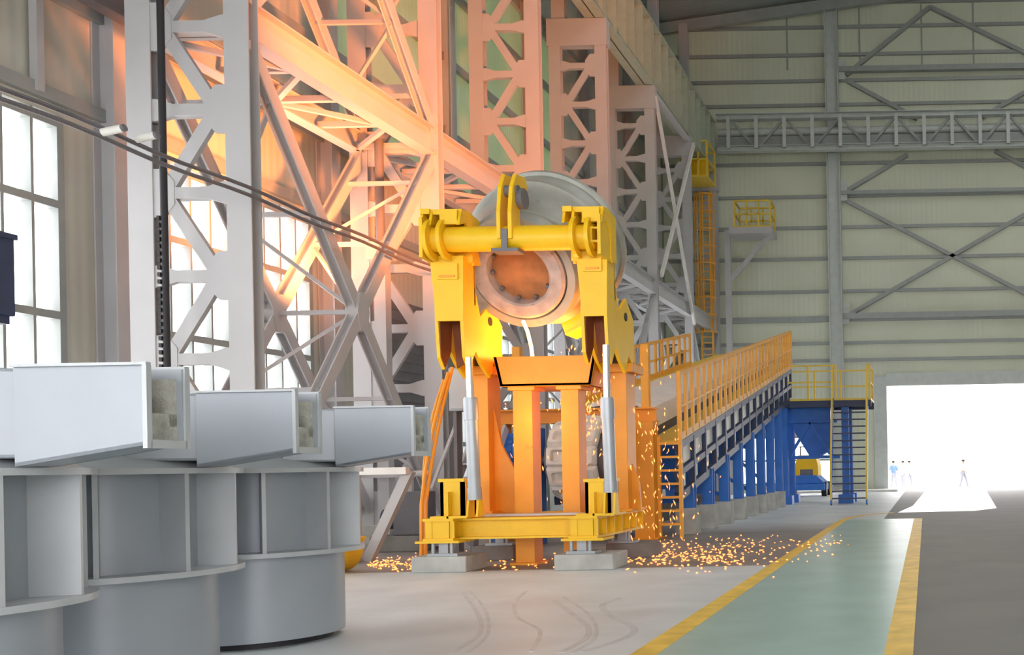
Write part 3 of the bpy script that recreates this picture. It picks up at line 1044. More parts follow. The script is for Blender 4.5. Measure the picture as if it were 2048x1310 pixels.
# crossbar with clamp heads
p, q = at(868, 483, 15.2), at(1192, 471, 15.2)
zc = (p.z + q.z) / 2
MB().tube((p.x, 15.2, zc), (q.x, 15.2, zc), .19, 36).build('crossbar', YELLOW, t)
for px0, px1, mirror in ((848, 930, False), (1130, 1212, True)):
    xa, xb = ax(px0, 15.2, 460), ax(px1, 15.2, 460)
    m = MB()
    ring = [(-.03, .20), (-.03, .31), (.03, .31), (.03, .20)]
    for s in ((.22, .55) if not mirror else (.30, .66)):
        m.lathe(ring, (xa + (xb - xa) * s, 15.2, zc), (1, 0, 0), 32, closed=True)
    hd = m.build('clamp_ring', YELLOW, t)
    m = MB()
    prof = [(15.02, zc + .18), (15.10, zc + .40), (15.3, zc + .47), (15.68, zc + .40), (15.72, zc - .30), (15.5, zc - .34), (15.42, zc + .1), (15.25, zc + .26)]
    for s in (0.02, .24, .50, .93):
        x = xa + (xb - xa) * s
        m.prism(prof, 'x', x, x + .04)
    m.box(xa, xb, 15.44, 15.70, zc - .30, zc + .40)
    m.box(xa, xb, 15.10, 15.45, zc + .36, zc + .44)
    m.box(xa + (xb - xa) * .5, xb - .05, 15.05, 15.12, zc + .20, zc + .42)
    m.box(xa + .02, xa + (xb - xa) * .25, 15.05, 15.12, zc + .36, zc + .44)
    x = xb - .07 if mirror else xa + .02
    m.prism([(15.0, zc - .3), (15.0, zc + .3), (15.5, zc + .35), (15.5, zc - .34)], 'x', x, x + .05)
    for k in range(2):
        z = zc - .1 + .2 * k
        xx = (xb - .2, xb - .03) if mirror else (xa + .02, xa + .18)
        m.box(xx[0], xx[1], 15.02, 15.4, z - .015, z + .015)
    m.build('clamp_head', YELLOW, t)
    m = MB()
    for s in (.30, .34):
        pass
    xx = xa + (xb - xa) * (.24 if not mirror else .26)
    m.box(xx, xx + .16, 15.40, 15.435, zc + .18, zc + .34)
    m.build('pocket', STEEL_D, t)
# lifting lug in the middle of the crossbar
xm = ax(1020, 15.2, 420)
lug = MB()
prof = [(14.98, zc - .05), (14.98, zc + .35), (15.05, zc + .75), (15.2, zc + .98), (15.55, zc + 1.02), (15.62, zc + .85), (15.35, zc + .70), (15.30, zc + .3), (15.42, zc - .05)]
for dx in (-.12, .05):
    lug.prism(prof, 'x', xm + dx, xm + dx + .06)
lg = lug.build('lifting_lug', YELLOW, t, .008)
MB().tube((xm - .13, 15.2, zc + .72), (xm + .14, 15.2, zc + .72), .09, 18).build('lug_pin', STEEL_D, lg)
MB().tube((xm + .06, 15.28, zc + .62), (xm + .2, 15.28, zc + .62), .16, 20).build('sheave', STEEL_D, lg)
MB().box(xm - .2, xm + .2, 14.97, 15.25, zc - .24, zc - .19).box(xm - .05, xm + .04, 14.975, 15.0, zc - .2, zc + .1).build('saddle', STEEL_D, lg)

# the ladle in its cradle
LM = at(1037, 548, 15.85)
LD = Vector((0.03, 0.85, 0.47)).normalized()
t = ladle = thing('casting_ladle', LM + Vector((0, .8, -1.0)), 'big grey round ladle with a pale ring mouth, tipped forward in the yellow machine', 'ladle')
LS = 1.12


def SC_(pr):
    return [(a_, r_ * LS) for a_, r_ in pr]


shell = MB().lathe(SC_([(.05, .67), (.0, .69), (.0, .80), (.14, .80), (.14, .78), (.5, .84), (.95, 1.02), (1.0, 1.09), (1.12, 1.09), (1.15, 1.05), (1.5, 1.07), (1.52, 1.12), (1.62, 1.12), (1.64, 1.05), (1.9, .9), (2.0, .6), (2.02, 0)]), LM, LD, 72).build('shell', LADLE, t)
MB().lathe(SC_([(.28, .42), (-.02, .44), (-.05, .47), (-.05, .62), (-.01, .66), (.28, .67)]), LM, LD, 64).build('mouth_ring', RINGC, t)
MB().lathe(SC_([(.16, .45), (.13, .0)]), LM, LD, 48).build('crust', LID, t)
m = MB()
aa = LD.orthogonal().normalized()
bb = LD.cross(aa)
for k in range(10):
    an = k * .628 + .2
    c = LM + LD * .07 + (aa * math.cos(an) + bb * math.sin(an)) * .455
    MB().tube(c, c + LD * .05 + Vector((0, 0, .03)), .03, 6).build('crust_lump', STEEL_D, t)
for tt in (.35, 1.3):
    MB().lathe([(tt, .85 if tt < 1 else 1.06), (tt, .95 if tt < 1 else 1.17), (tt + .05, .95 if tt < 1 else 1.17), (tt + .05, .85 if tt < 1 else 1.06)], LM, LD, 64, closed=True).build('hoop', LADLE, t)
tagp = LM + LD * 1.06 + Vector((.35, 0, .98)).normalized() * 1.2
MB().box(tagp.x - .1, tagp.x + .1, tagp.y - .14, tagp.y - .04, tagp.z - .12, tagp.z + .06).build('lug', WHITE, t)
cr = LM + LD * .75
m = MB()
an = [math.radians(290 + 44 * i / 16) for i in range(17)]


def arc(r_, rev=False):
    q_ = [(cr.x + r_ * math.cos(a), cr.z + r_ * math.sin(a)) for a in an]
    return q_[::-1] if rev else q_


for yy in (cr.y + .05, cr.y + .5):
    m.prism(arc(1.3) + arc(1.12, True), 'y', yy, yy + .06)
m.prism(arc(1.33) + arc(1.30, True), 'y', cr.y + .03, cr.y + .58)
m.build('cradle', YELLOW, machine)

# orange pouring launder on two posts
t = thing('pouring_launder', (at(1088, 1130, 16.1).x, 16.3, 0), 'wide orange trough on two square posts below the ladle mouth', 'launder')
LY0, LY1 = 16.0, 17.2
c = [at(986, 712, LY0), at(1192, 712, LY0), at(1182, 770, LY0), at(1000, 774, LY0)]
zt = (c[0].z + c[1].z) / 2
zb = (c[2].z + c[3].z) / 2
m = MB()
m.prism([(c[0].x, zt), (c[1].x, zt), (c[2].x, zb), (c[3].x, zb)], 'y', LY0, LY0 + .05)
m.prism([(c[0].x, zt), (c[1].x, zt), (c[2].x, zb), (c[3].x, zb)], 'y', LY1 - .05, LY1)
m.prism([(c[3].x, zb), (c[2].x, zb), (c[2].x, zb + .05), (c[3].x, zb + .05)], 'y', LY0, LY1)
m.prism([(c[0].x, zt), (c[0].x + .06, zt), (c[3].x + .06, zb), (c[3].x, zb)], 'y', LY0, LY1)
m.prism([(c[1].x, zt), (c[1].x - .06, zt), (c[2].x - .06, zb), (c[2].x, zb)], 'y', LY0, LY1)
tr = m.build('trough', ORANGE, t, .008)
MB().box(c[0].x + .07, c[1].x - .07, LY0 + .05, LY1 - .05, zt - .12, zt - .07).build('molten_metal', HOT, tr)
for pl, pr in ((1036, 1074), (1131, 1166)):
    xa, xb = ax(pl, 16.2, 950), ax(pr, 16.2, 950)
    MB().box(xa, xb, 16.05, 16.4, 0.02, zb + .01).box(xa - .07, xb + .07, 15.98, 16.47, 0, .04).box(xa - .06, xb + .06, 16.0, 16.45, zb - .06, zb).build('post', ORANGE, t, .008)
# molten stream
m = MB()
s0 = LM + Vector((.04, .03, -.74))
m.path([s0 + Vector((0, .02, 0)), s0 + Vector((.01, .16, -.14)), s0 + Vector((.02, .28, -.38)), Vector((s0.x + .02, s0.y + .34, zt - .08))], .028, 10)
tag(m.build('molten_stream', HOT), 'glowing stream of molten metal falling from the ladle lip into the orange trough', 'molten metal')

# concrete blocks under the machine
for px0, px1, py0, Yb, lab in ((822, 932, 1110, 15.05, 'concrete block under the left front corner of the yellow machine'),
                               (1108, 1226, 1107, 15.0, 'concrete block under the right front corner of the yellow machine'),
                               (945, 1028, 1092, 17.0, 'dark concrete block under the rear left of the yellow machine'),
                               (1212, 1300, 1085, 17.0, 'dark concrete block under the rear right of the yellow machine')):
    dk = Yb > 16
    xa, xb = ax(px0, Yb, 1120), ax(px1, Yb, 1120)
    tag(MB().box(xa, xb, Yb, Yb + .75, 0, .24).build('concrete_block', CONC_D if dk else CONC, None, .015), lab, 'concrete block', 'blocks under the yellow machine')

# ------------------------------------------------------------------ behind the machine
# orange portal frame
PY = 21.3
t = thing('portal_frame', (ax(1150, PY), PY, 0), 'orange portal frame behind the tilting machine with one tall square post at its right', 'frame')
x0, x1 = ax(975, PY, 840), ax(1308, PY, 840)
zb_, zt_ = az(846, PY, 1140), az(817, PY, 1140)
MB().ibeam((x0, PY + .2, (zb_ + zt_) / 2), (x1, PY + .2, (zb_ + zt_) / 2), .4, zt_ - zb_, .035).build('beam', ORANGE, t)
for pl, pr in ((984, 1010), (1268, 1308)):
    xa, xb = ax(pl, PY, 960), ax(pr, PY, 960)
    MB().box(xa, xb, PY, PY + .4, .03, zb_).box(xa - .1, xb + .1, PY - .1, PY + .5, 0, .04).build('post', ORANGE, t, .01)
for pl in (1020, 1278):
    xa = ax(pl, PY, 700)
    MB().box(xa, xa + .16, PY + .1, PY + .26, zt_, zt_ + 1.35).build('guard_post', RAIL_O, t)
MB().bar((ax(1020, PY, 700), PY + .18, zt_ + 1.0), (ax(1060, PY, 700), PY + .18, zt_ + 1.0), .07, .07).build('guard_rail', RAIL_O, t)

# ingot casting conveyor
RX = -5.35
Y0c, Y1c = 21.75, 40.3


def wz(y):
    return 2.12 + .181 * (y - Y0c)


t = conv = thing('ingot_conveyor', (-6.6, 30, 0), 'long inclined ingot casting conveyor with orange railing and blue legs behind the machine', 'conveyor')
sl = .181
UPV = Vector((0, -sl, 1)).normalized()
m = MB()
m.bar((RX - .35, Y0c, wz(Y0c) - .04), (RX - .35, Y1c, wz(Y1c) - .04), .7, .06)
m.build('walkway_plate', RAIL_Y, t)
for x in (RX, RX - 2.6):
    m = MB()
    for dz, th in ((-.12, .16), (-.72, .14), (-1.25, .18)):
        ys = Y0c - .1
        m.bar((x - .05, ys, wz(ys) + dz), (x - .05, Y1c, wz(Y1c) + dz), .12, th)
    for k in range(16):
        y = Y0c + .15 + (Y1c - Y0c - .3) * k / 15
        m.bar((x - .05, y, wz(y) - 1.2), (x - .05, y, wz(y) - .1), .14, .14)
    tr = m.build('side_truss', NAVY, t)
    if x > -6:  # white panels stand in for bright background showing through the truss gaps
        for k in range(15):
            y0 = Y0c + .15 + (Y1c - Y0c - .3) * k / 15 + .1
            y1 = y0 + (Y1c - Y0c - .3) / 15 - .2
            MB().prism([(y0, wz(y0) - .62), (y1, wz(y1) - .62), (y1, wz(y1) - .22), (y0, wz(y0) - .22)], 'x', x - .09, x - .07).build('bright_gap_panel', WHITE, tr)
            ym = (y0 + y1) / 2
            MB().prism([(y0, wz(y0) - 1.13), (ym, wz(ym) - 1.13), (ym, wz(ym) - .82), (y0, wz(y0) - .82)], 'x', x - .09, x - .07).build('bright_gap_panel', WHITE, tr)
# hood over the mould strand
m = MB()
sec = [(-7.7, .35), (-7.6, .72), (-6.8, .82), (-6.15, .62), (-6.15, .15), (-6.22, .15), (-6.22, .56), (-6.82, .75), (-7.55, .65), (-7.62, .35)]
ya, yb = 22.6, 39.5
n = len(sec)
vs = [(x, ya, wz(ya) + dz) for x, dz in sec] + [(x, yb, wz(yb) + dz) for x, dz in sec]
m.add(vs, [list(range(n))[::-1], list(range(n, 2 * n))] + [(i, (i + 1) % n, n + (i + 1) % n, n + i) for i in range(n)])
m.build('hood', WHITE, t)
m = MB()
for x in (-6.25, -7.65):
    m.bar((x, 20.6, wz(20.6) + .1), (x, Y1c, wz(Y1c) + .1), .12, .5)
m.build('strand_frame', STEEL_D, t)


def railing(x, ya, yb, n, h, mt, wide, dz=0.0):
    wz = lambda y: 2.12 + .181 * (y - Y0c) + dz
    r = MB()
    r.bar((x, ya, wz(ya) + h), (x, yb, wz(yb) + h), .08, .09)
    r.bar((x, ya, wz(ya) + h * .5), (x, yb, wz(yb) + h * .5), .05, .06)
    r.bar((x, ya, wz(ya) + .06), (x, yb, wz(yb) + .06), .03, .16)
    ro = r.build('railing', mt, conv)
    b0 = None
    for k in range(n):
        y = ya + (yb - ya) * k / (n - 1)
        o = MB().box(x - .03, x + .03, y - wide / 2, y + wide / 2, wz(y), wz(y) + h).build('baluster', mt, ro)
    return ro


railing(RX, Y0c, Y1c, 30, 1.45, RAIL_O, .14)
railing(-8.0, 23.2, 34.2, 16, 1.05, RAIL_O, .12, .65)
MB().bar((-7.95, 22.6, wz(22.6) + .62), (-7.95, 39.5, wz(39.5) + .62), .5, .06).build('walkway_plate', RAIL_Y, conv)
for x in (RX - .08, RX - 2.55):
    for k in range(8):
        y = 22.9 + 2.0 * k
        MB().ibeam((x, y, .6), (x, y, wz(y) - 1.2), .26, .26, .03, (0, 1, 0)).build('leg', BLUE, t)
        if k % 2 == 0 and x > -6:
            MB().bar((x, y, .75), (RX - 2.55, y, wz(y) - 1.5), .08, .1).build('leg_brace', BLUE, t)
for k in range(1, 7):
    y = 22.9 + 2.0 * k
    MB().box(RX - 2.5, RX - .2, y - .05, y + .05, wz(y) - 1.7, wz(y) - 1.2).build('cross_tie', BLUE, t)
# sprocket and moulds at the head end
SC = Vector((-7.12, 20.75, 1.72))
MB().tube(SC - Vector((.62, 0, 0)), SC + Vector((.62, 0, 0)), .5, 28).tube(SC - Vector((.9, 0, 0)), SC + Vector((.9, 0, 0)), .09, 14).build('sprocket', STEEL_D, t)


def mould(c, nrm, tan):
    """Open ingot mould: tapered tray with rounded corners, seen from its outer face."""
    xa = Vector((1, 0, 0))
    vs, fs = [], []
    lay = [(0.00, .50, .205), (.10, .50, .205), (.20, .46, .175), (.20, .38, .12), (.10, .35, .10)]
    for d, hw, hh in lay:
        r = min(.05, hh * .4)
        for sx, sz, a0 in ((1, 1, 0), (-1, 1, 90), (-1, -1, 180), (1, -1, 270)):
            for da in (0, 45, 90):
                an = math.radians(a0 + da)
                vs.append(c + nrm * d + xa * (sx * (hw - r) + r * math.cos(an)) + tan * (sz * (hh - r) + r * math.sin(an)))
    for l in range(len(lay) - 1):
        for i in range(12):
            fs.append((l * 12 + i, l * 12 + (i + 1) % 12, (l + 1) * 12 + (i + 1) % 12, (l + 1) * 12 + i))
    fs.append(list(range(12))[::-1])
    fs.append(list(range(48, 60)))
    mb = MB().add(vs, fs)
    mb.build('mould', MOULD, conv, .01)


R_ = .60
for k in range(-3, 4):
    a = math.pi + k * math.radians(33) - .1
    nrm = Vector((0, math.cos(a), math.sin(a)))
    tan = Vector((0, -math.sin(a), math.cos(a)))
    if k != -3:
        mould(SC + nrm * R_, nrm, tan)
D = Vector((0, 1, sl)).normalized()
for k in range(1, 9):
    mould(SC + UPV * (R_ + .03) + D * (.45 * k + .1), UPV, D)

# access ladder at the foot of the walkway
t = thing('access_ladder', (-5.6, 21.6, 0), 'orange ladder with square rungs beside the tall orange post', 'ladder')
x0, x1 = -5.76, -5.30
for x in (x0, x1):
    MB().bar((x, 21.6, 0), (x, 21.6, 3.6 if x == x1 else 2.2), .07, .09).build('stile', RAIL_O, t)
for k in range(7):
    MB().box(x0, x1, 21.52, 21.68, .28 + .29 * k, .33 + .29 * k).build('rung', RAIL_O, t)

# footings under the legs
pos_words = ['nearest', 'second', 'third', 'fourth', 'fifth', 'sixth', 'seventh', 'farthest']
for k in range(8):
    y = 22.9 + 2.0 * k
    tag(MB().box(RX - .34, RX + .12, y - .32, y + .25, 0, .6).build('concrete_footing', CONC, None, .02),
        'concrete footing under the %s blue conveyor leg on the walkway side' % pos_words[k], 'concrete footing', 'footings along the conveyor, walkway side')
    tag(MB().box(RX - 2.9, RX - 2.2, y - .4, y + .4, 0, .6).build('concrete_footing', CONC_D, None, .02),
        'shaded concrete footing under the %s blue conveyor leg on the wall side' % pos_words[k], 'concrete footing', 'footings along the conveyor, wall side')

# blue geared motor under the portal
t = thing('gear_motor', (-8.55, 20.8, 0), 'blue geared motor on a blue stand behind the left orange post', 'motor')
MB().tube((-9.0, 20.6, 1.95), (-8.35, 20.6, 1.95), .30, 24).build('motor', BLUE, t)
m = MB()
for k in range(12):
    a = k * math.pi / 6
    m.bar((-8.95, 20.6 + .31 * math.cos(a), 1.95 + .31 * math.sin(a)), (-8.4, 20.6 + .31 * math.cos(a), 1.95 + .31 * math.sin(a)), .02, .06)
m.build('cooling_fins', BLUE, t)
MB().box(-8.35, -7.95, 20.35, 20.95, 1.55, 2.4).tube((-8.15, 20.3, 1.95), (-8.15, 20.36, 1.95), .28, 20).build('gearbox', BLUE, t, .02)
MB().box(-9.0, -7.9, 20.3, 21.0, 1.48, 1.56).build('bed_plate', STEEL_D, t)
for x in (-8.95, -8.1):
    MB().box(x, x + .16, 20.4, 20.9, 0, 1.48).build('leg', BLUE, t)

# guard sheets behind the portal
tag(MB().box(-6.35, -5.95, 21.75, 22.3, 0, 2.0).build('dark_chute', STEEL_D), 'dark discharge chute between the moulds and the tall orange post', 'chute')

# left of the machine: cabinet, hoses, steps, low plant
t = thing('control_cabinet', (ax(915, 18), 18.2, 0), 'pale grey electrical cabinet on a stand left of the yellow machine', 'cabinet')
xa, xb = ax(897, 18, 780), ax(940, 18, 780)
za, zb2 = az(822, 18, 915), az(735, 18, 915)
MB().box(xa, xb, 18, 18.4, za, zb2).build('body', VAT, t, .015)
MB().box(xa + .03, xb - .03, 17.975, 18.0, za + .04, zb2 - .04).build('door', VAT_EDGE, t)
m = MB()
for x in (xa + .03, xb - .09):
    m.box(x, x + .06, 18.1, 18.3, 0, za)
m.build('stand', STEEL_D, t)
t = thing('steel_steps', (ax(890, 18.6), 18.6, 0), 'grey open steel steps with handrail left of the yellow machine', 'steps')
for dx in (0, .6):
    MB().bar((ax(868, 18.6) + dx, 18.6, .2), (ax(868, 18.6) + dx, 20.4, 2.4), .05, .2).build('stringer', STEEL, t)
for k in range(8):
    MB().box(ax(868, 18.6), ax(868, 18.6) + .6, 18.6 + .22 * k, 18.85 + .22 * k, .3 + .27 * k, .34 + .27 * k).build('tread', STEEL, t)
MB().bar((ax(862, 18.6), 18.6, 1.2), (ax(862, 18.6), 20.4, 3.4), .05, .05).build('handrail', STEEL, t)
for k, (p0_, p1_, bow) in enumerate((((843, 1010), (897, 745), 8), ((852, 1005), (905, 735), 5), ((848, 1020), (888, 760), 14))):
    pts = []
    for i in range(13):
        s = i / 12
        px = p0_[0] + (p1_[0] - p0_[0]) * s - bow * math.sin(math.pi * s)
        py = p0_[1] + (p1_[1] - p0_[1]) * s
        pts.append(at(px, py, 16.6 + .8 * s + .08 * k))
    pts.insert(0, Vector((pts[0].x - .02, pts[0].y, 0.02)))
    tag(MB().path(pts, .03, 8).build('hose', ORANGE), ['leftmost of the orange hoses rising left of the machine', 'orange hose nearest the pale cabinet', 'orange hose between two others left of the machine'][k], 'hose', 'hoses left of the machine')
t = thing('pump_unit', (ax(800, 19.5), 19.5, 0), 'dark pump unit on a concrete plinth between the grey vats and the yellow machine', 'pump')
xa, xb = ax(738, 19.2, 1050), ax(838, 19.2, 1050)
MB().box(xa, xb, 19.2, 20.2, 0, .3).build('plinth', CONC_D, t, .02)
MB().box(xa + .35, xb - .05, 19.4, 20.0, .3, 1.15).build('casing', STEEL_D, t, .03)
MB().tube((xa + .1, 19.6, .62), (xa + .5, 19.6, .62), .2, 18).build('motor', NAVY, t)
m = MB()
m.path([(xb - .3, 19.5, 1.1), (xb - .3, 19.5, 1.4), (xb - .2, 19.5, 1.5), (xb + .1, 19.5, 1.5)], .06, 8)
m.build('pipe', STEEL, t)
zb_ = az(942, 17.1, 770)
t = thing('barrier_rail', (ax(760, 17.1, 940), 17.1, 0), 'white horizontal barrier rail right of the farthest grey vat', 'barrier')
MB().bar((ax(690, 17.1, 940), 17.15, zb_), (ax(812, 17.1, 940), 17.15, zb_), .12, .12).build('rail', WHITE, t)
MB().bar((ax(722, 17.1, 1090), 17.3, 0), (ax(808, 17.1, 955), 17.3, zb_), .14, .16).build('sloping_stay', STEEL, t)
MB().box(ax(700, 17.1, 940), ax(700, 17.1, 940) + .1, 17.1, 17.25, 0, zb_).build('post', STEEL, t)
tag(MB().box(-13.3, -12.6, 21.0, 21.7, 0, 2.2).build('switch_cabinet', STEEL_D), 'dark cabinet standing under the cross brace', 'cabinet')

# ------------------------------------------------------------------ tail platform with stairs
TY = 39.5
t = thing('tail_platform', (ax(1650, TY), TY + 1, 0), 'blue framed high platform with yellow railing at the far end of the conveyor', 'platform')
x0, x1 = ax(1558, TY, 800), ax(1742, TY, 800)
zd = az(797, TY, 1650)
yA, yB = TY, TY + 2.4
MB().box(x0, x1, yA, yB, zd - .08, zd).build('deck', RAIL_Y, t)
for yy in (yA + .1, yB - .1):
    MB().box(x0, x1, yy - .07, yy + .07, zd - .34, zd - .08).build('edge_beam', NAVY, t)
xs = [x0 + .05, x0 + 1.15, ax(1672, TY, 800), x1 - .05]
for y in (yA + .05, yB - .05):
    for z in (1.3, .65):
        if y < yA + .5:
            MB().bar((xs[0], y, zd + z), (xs[2], y, zd + z), .06, .06).build('rail', RAIL_Y, t)
        else:
            MB().bar((xs[0], y, zd + z), (xs[3], y, zd + z), .06, .06).build('rail', RAIL_Y, t)
    for i, x in enumerate(xs):
        MB().bar((x, y, zd - .05), (x, y, zd + 1.33), .08, .08).build('rail_post', RAIL_Y, t)
for z in (1.3, .65):
    MB().bar((xs[3], yA, zd + z), (xs[3], yB, zd + z), .06, .06).build('rail', RAIL_Y, t)
for px, y in ((1568, yA + .2), (1568, yB - .2), (1690, yA + .35), (1690, yB - .2)):
    x = ax(px, TY, 900)
    MB().ibeam((x, y, .02), (x, y, zd - .3), .28, .3, .03, (0, 1, 0)).box(x - .3, x + .3, y - .3, y + .3, 0, .35).build('column', BLUE, t)
# hopper sheets with vee brace below the deck
xh0, xh1 = ax(1574, TY, 850), ax(1655, TY, 850)
m = MB()
m.prism([(xh0, zd - .3), (xh1, zd - .3), (xh1, zd - 2.0), (xh1 - .55, zd - 2.3), (xh0 + .75, zd - 2.3), (xh0 + .1, zd - 1.2)], 'y', yA + 1.2, yB - .3)
hp = m.build('hopper', BLUE, t)
xm_ = (xh0 + xh1) / 2
m = MB()
m.bar((xh0, yA + .9, zd - 2.2), (xm_, yA + .9, zd - .9), .1, .12)
m.bar((xh1, yA + .9, zd - 2.2), (xm_, yA + .9, zd - .9), .1, .12)
m.bar((xh0 - .3, yA + .9, zd - .85), (xh1 + .3, yA + .9, zd - .85), .1, .12)
m.bar((xh0 - .3, yA + .9, zd - 2.3), (xh1 + .4, yA + .9, zd - 2.3), .1, .14)
m.build('vee_brace', BLUE, t)

t = thing('staircase', (ax(1698, 38), 38, 0), 'steep open staircase with yellow rails coming down from the blue platform', 'staircase')
sx0, sx1 = ax(1664, 38.6, 900), ax(1734, 38.6, 900)
yb0, yt0 = 37.9, TY - .02
for x in (sx0, sx1):
    MB().bar((x, yb0, .02), (x, yt0, zd), .06, .2).build('stringer', BLUE, t)
    hr = MB().bar((x, yb0 - .1, 1.1), (x, yt0, zd + 1.3), .07, .07)
    hr.bar((x, yb0, 0.1), (x, yb0, 1.15), .07, .07).bar((x, yt0 - .1, zd), (x, yt0 - .1, zd + 1.33), .07, .07)
    hr.build('handrail', RAIL_Y, t)
for k in range(14):
    s = (k + 1) / 15
    y, z = yb0 + (yt0 - yb0) * s, zd * s
    MB().box(sx0, sx1, y - .12, y + .12, z - .05, z).build('tread', NAVY, t)

# small yellow and blue vehicle by the end wall
t = thing('loader', (ax(1612, 50), 50, 0), 'small yellow loader with a blue base parked beyond the blue conveyor legs', 'vehicle')
xc = ax(1614, 50, 940)
MB().box(xc - .95, xc + .95, 49.3, 52, .30, .62).prism([(xc - .95, .62), (xc + .95, .62), (xc + .5, 1.05), (xc - .5, 1.05)], 'y', 49.5, 51.8).build('chassis', BLUE, t, .03)
MB().prism([(xc - .58, 1.0), (xc + .58, 1.0), (xc + .58, 1.5), (xc + .45, 2.05), (xc - .45, 2.05), (xc - .58, 1.5)], 'y', 49.8, 51.4).build('body', YELLOW, t, .04)
MB().box(xc - .32, xc + .32, 49.78, 49.81, 1.05, 1.35).build('grille', STEEL_D, t)
for x in (xc - 1.0, xc + .75):
    for y in (49.8, 51.5):
        MB().tube((x, y, .36), (x + .25, y, .36), .36, 20).build('wheel', BLACK, t)
MB().bar((xc - .5, 51.5, 2.0), (xc - .5, 51.5, 2.5), .06, .06).bar((xc + .5, 51.5, 2.0), (xc + .5, 51.5, 2.5), .06, .06).bar((xc - .55, 51.5, 2.5), (xc + .55, 51.5, 2.5), .06, .06).build('roll_bar', STEEL_D, t)


# ------------------------------------------------------------------ people in the bright doorway
def person(px, Y, face, shirt, label, stride=.12, arm=(.25, .1), h=1.72):
    X = ax(px, Y, 950)
    t = thing('person', (X, Y, 0), label, 'person', 'people in the doorway')
    k = h / 1.72
    J = {'pel': (0, 0, .93), 'wai': (0, 0, 1.08), 'che': (0, 0.01, 1.30), 'nec': (0, 0, 1.46), 'hd0': (0, -.01, 1.54), 'hd1': (0, -.015, 1.63), 'hd2': (0, -.01, 1.70)}
    for s, n in ((-1, 'l'), (1, 'r')):
        J['hip' + n] = (s * .09, 0, .90)
        J['kne' + n] = (s * .10, -s * stride * .55 - .03, .49)
        J['ank' + n] = (s * .10, -s * stride, .08)
        J['toe' + n] = (s * .11, -s * stride - .16, .035)
        J['sho' + n] = (s * .18, 0, 1.40)
        J['elb' + n] = (s * (.20 + arm[0] * .4), s * stride * .5, 1.13)
        J['wri' + n] = (s * (.20 + arm[0] * .5), s * stride - arm[1], .90)
        J['han' + n] = (s * (.20 + arm[0] * .5), s * stride - arm[1] - .03, .80)
    R = {'pel': .13, 'wai': .12, 'che': .14, 'nec': .055, 'hd0': .08, 'hd1': .095, 'hd2': .07, 'hip': .10, 'kne': .06, 'ank': .042, 'toe': .035, 'sho': .065, 'elb': .045, 'wri': .033, 'han': .035}
    E = [('pel', 'wai'), ('wai', 'che'), ('che', 'nec'), ('nec', 'hd0'), ('hd0', 'hd1'), ('hd1', 'hd2')]
    for n in 'lr':
        E += [('pel', 'hip' + n), ('hip' + n, 'kne' + n), ('kne' + n, 'ank' + n), ('ank' + n, 'toe' + n), ('che', 'sho' + n), ('sho' + n, 'elb' + n), ('elb' + n, 'wri' + n), ('wri' + n, 'han' + n)]
    names = list(J)
    rot = Matrix.Rotation(face, 3, 'Z')

    def skin_obj(name, keep, extra, m_, root):
        ids = [n for n in names if n in keep]
        me = bpy.data.meshes.new(name)
        me.from_pydata([rot @ (Vector(J[n]) * k) for n in ids], [(ids.index(a), ids.index(b_)) for a, b_ in E if a in ids and b_ in ids], [])
        me.materials.append(m_)
        o = link(bpy.data.objects.new(name, me))
        o.parent = t
        md = o.modifiers.new('skin', 'SKIN')
        for i, n in enumerate(ids):
            r = (R.get(n) or R[n[:3]]) * k + extra
            o.data.skin_vertices[0].data[i].radius = (r, r)
            o.data.skin_vertices[0].data[i].use_root = (n == root)
        o.modifiers.new('sub', 'SUBSURF').levels = 1
        o.modifiers['sub'].render_levels = 2
        for p_ in o.data.polygons:
            p_.use_smooth = True
        return o
    skin_obj('body', names, 0, SKIN, 'pel')
    skin_obj('shirt', ['wai', 'che', 'shol', 'shor', 'elbl', 'elbr', 'pel'], .022, shirt, 'wai')
    skin_obj('trousers', ['pel', 'hipl', 'hipr', 'knel', 'kner', 'ankl', 'ankr'], .02, TROUS, 'pel')
    hm = MB().lathe([(-.02, .108), (.05, .104), (.09, .07), (.11, .0)], Vector((X, Y, 0)) + rot @ (Vector((0, .01, 1.64)) * k), (0, 0, 1), 16)
    hm.build('hair', HAIR, t)
    return t


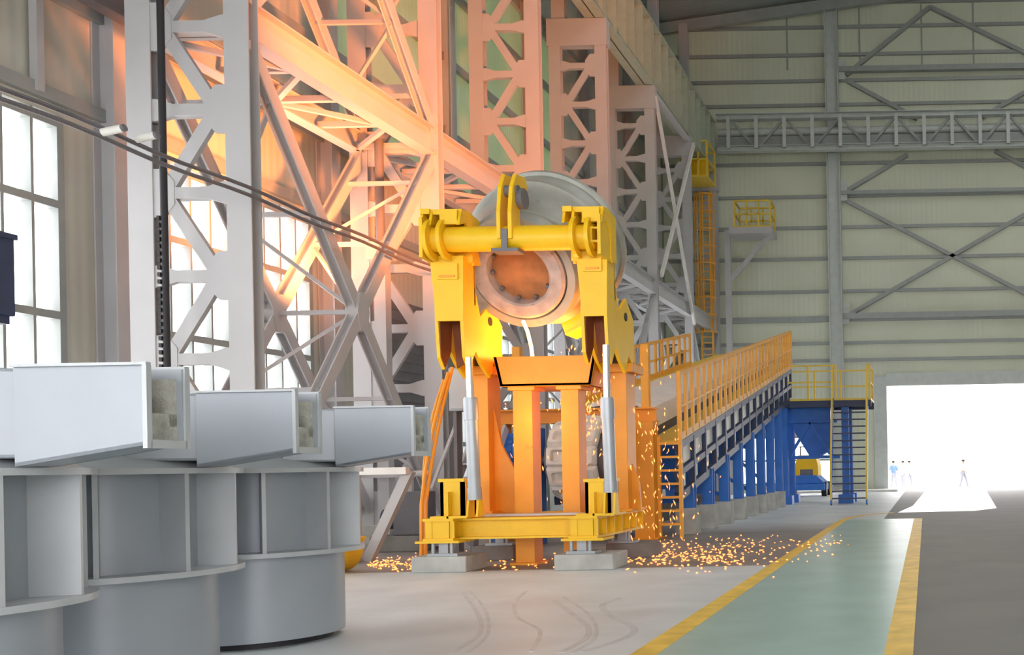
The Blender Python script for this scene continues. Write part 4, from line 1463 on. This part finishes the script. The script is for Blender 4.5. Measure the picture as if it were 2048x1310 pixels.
person(1787, 62.0, .4, SHIRT_B, 'person in blue shirt and grey trousers walking at the left jamb of the bright doorway', .2)
person(1806, 63.5, -.5, SHIRT_P, 'pale dressed person standing just right of the one in blue, arms held out', .08, (.6, .2))
person(1819, 64.5, .9, SHIRT_P, 'pale dressed person second to the right of the one in blue', .10, (.5, .1))
person(1927, 61.5, 1.2, SHIRT_P, 'pale dressed person walking alone in the middle of the bright doorway', .22)

# ------------------------------------------------------------------ sparks in the air and on the floor
random.seed(11)
m = MB()


def spark(c, d, L, w):
    d = d.normalized()
    a = d.orthogonal().normalized() * w
    b_ = d.cross(a)
    vs = [c - d * L / 2, c + a, c + b_, c - a, c - b_, c + d * L / 2]
    m.add(vs, [(0, 2, 1), (0, 3, 2), (0, 4, 3), (0, 1, 4), (5, 1, 2), (5, 2, 3), (5, 3, 4), (5, 4, 1)])


def fl(px, py, jit=0):
    v = (py - CY) + ROLL * (px - CX)
    Y = F * H / max(v, 20)
    p_ = at(px, py, Y)
    return Vector((p_.x, p_.y, .012))


for _ in range(620):
    r = random.random()
    if r < .42:
        p_ = fl(random.gauss(1400, 70), random.gauss(1113, 13))
    elif r < .6:
        p_ = fl(random.uniform(735, 835), random.gauss(1128, 7))
    elif r < .8:
        p_ = fl(random.uniform(1300, 1700), random.gauss(1090, 9))
    else:
        p_ = fl(random.uniform(930, 1320), random.gauss(1122, 9))
    spark(p_, Vector((random.uniform(-1, 1), random.uniform(-1, 1), .1)), random.uniform(.03, .09), random.uniform(.008, .017))
for _ in range(520):
    r = random.random()
    if r < .45:
        px, py = random.gauss(1178, 26), random.uniform(690, 860)
    elif r < .75:
        px, py = random.uniform(1000, 1350), random.uniform(720, 1080)
    else:
        px, py = random.gauss(1300, 60), random.uniform(850, 1090)
    p_ = at(px, py, random.uniform(16.3, 18.5))
    if p_.z < .03:
        continue
    spark(p_, Vector((random.uniform(-.6, .6), random.uniform(-.3, .3), -1)), random.uniform(.03, .11), random.uniform(.006, .014))
tag(m.build('sparks', SPARK), 'glowing orange sparks flying around the pour and scattered on the floor', 'sparks', kind='stuff')
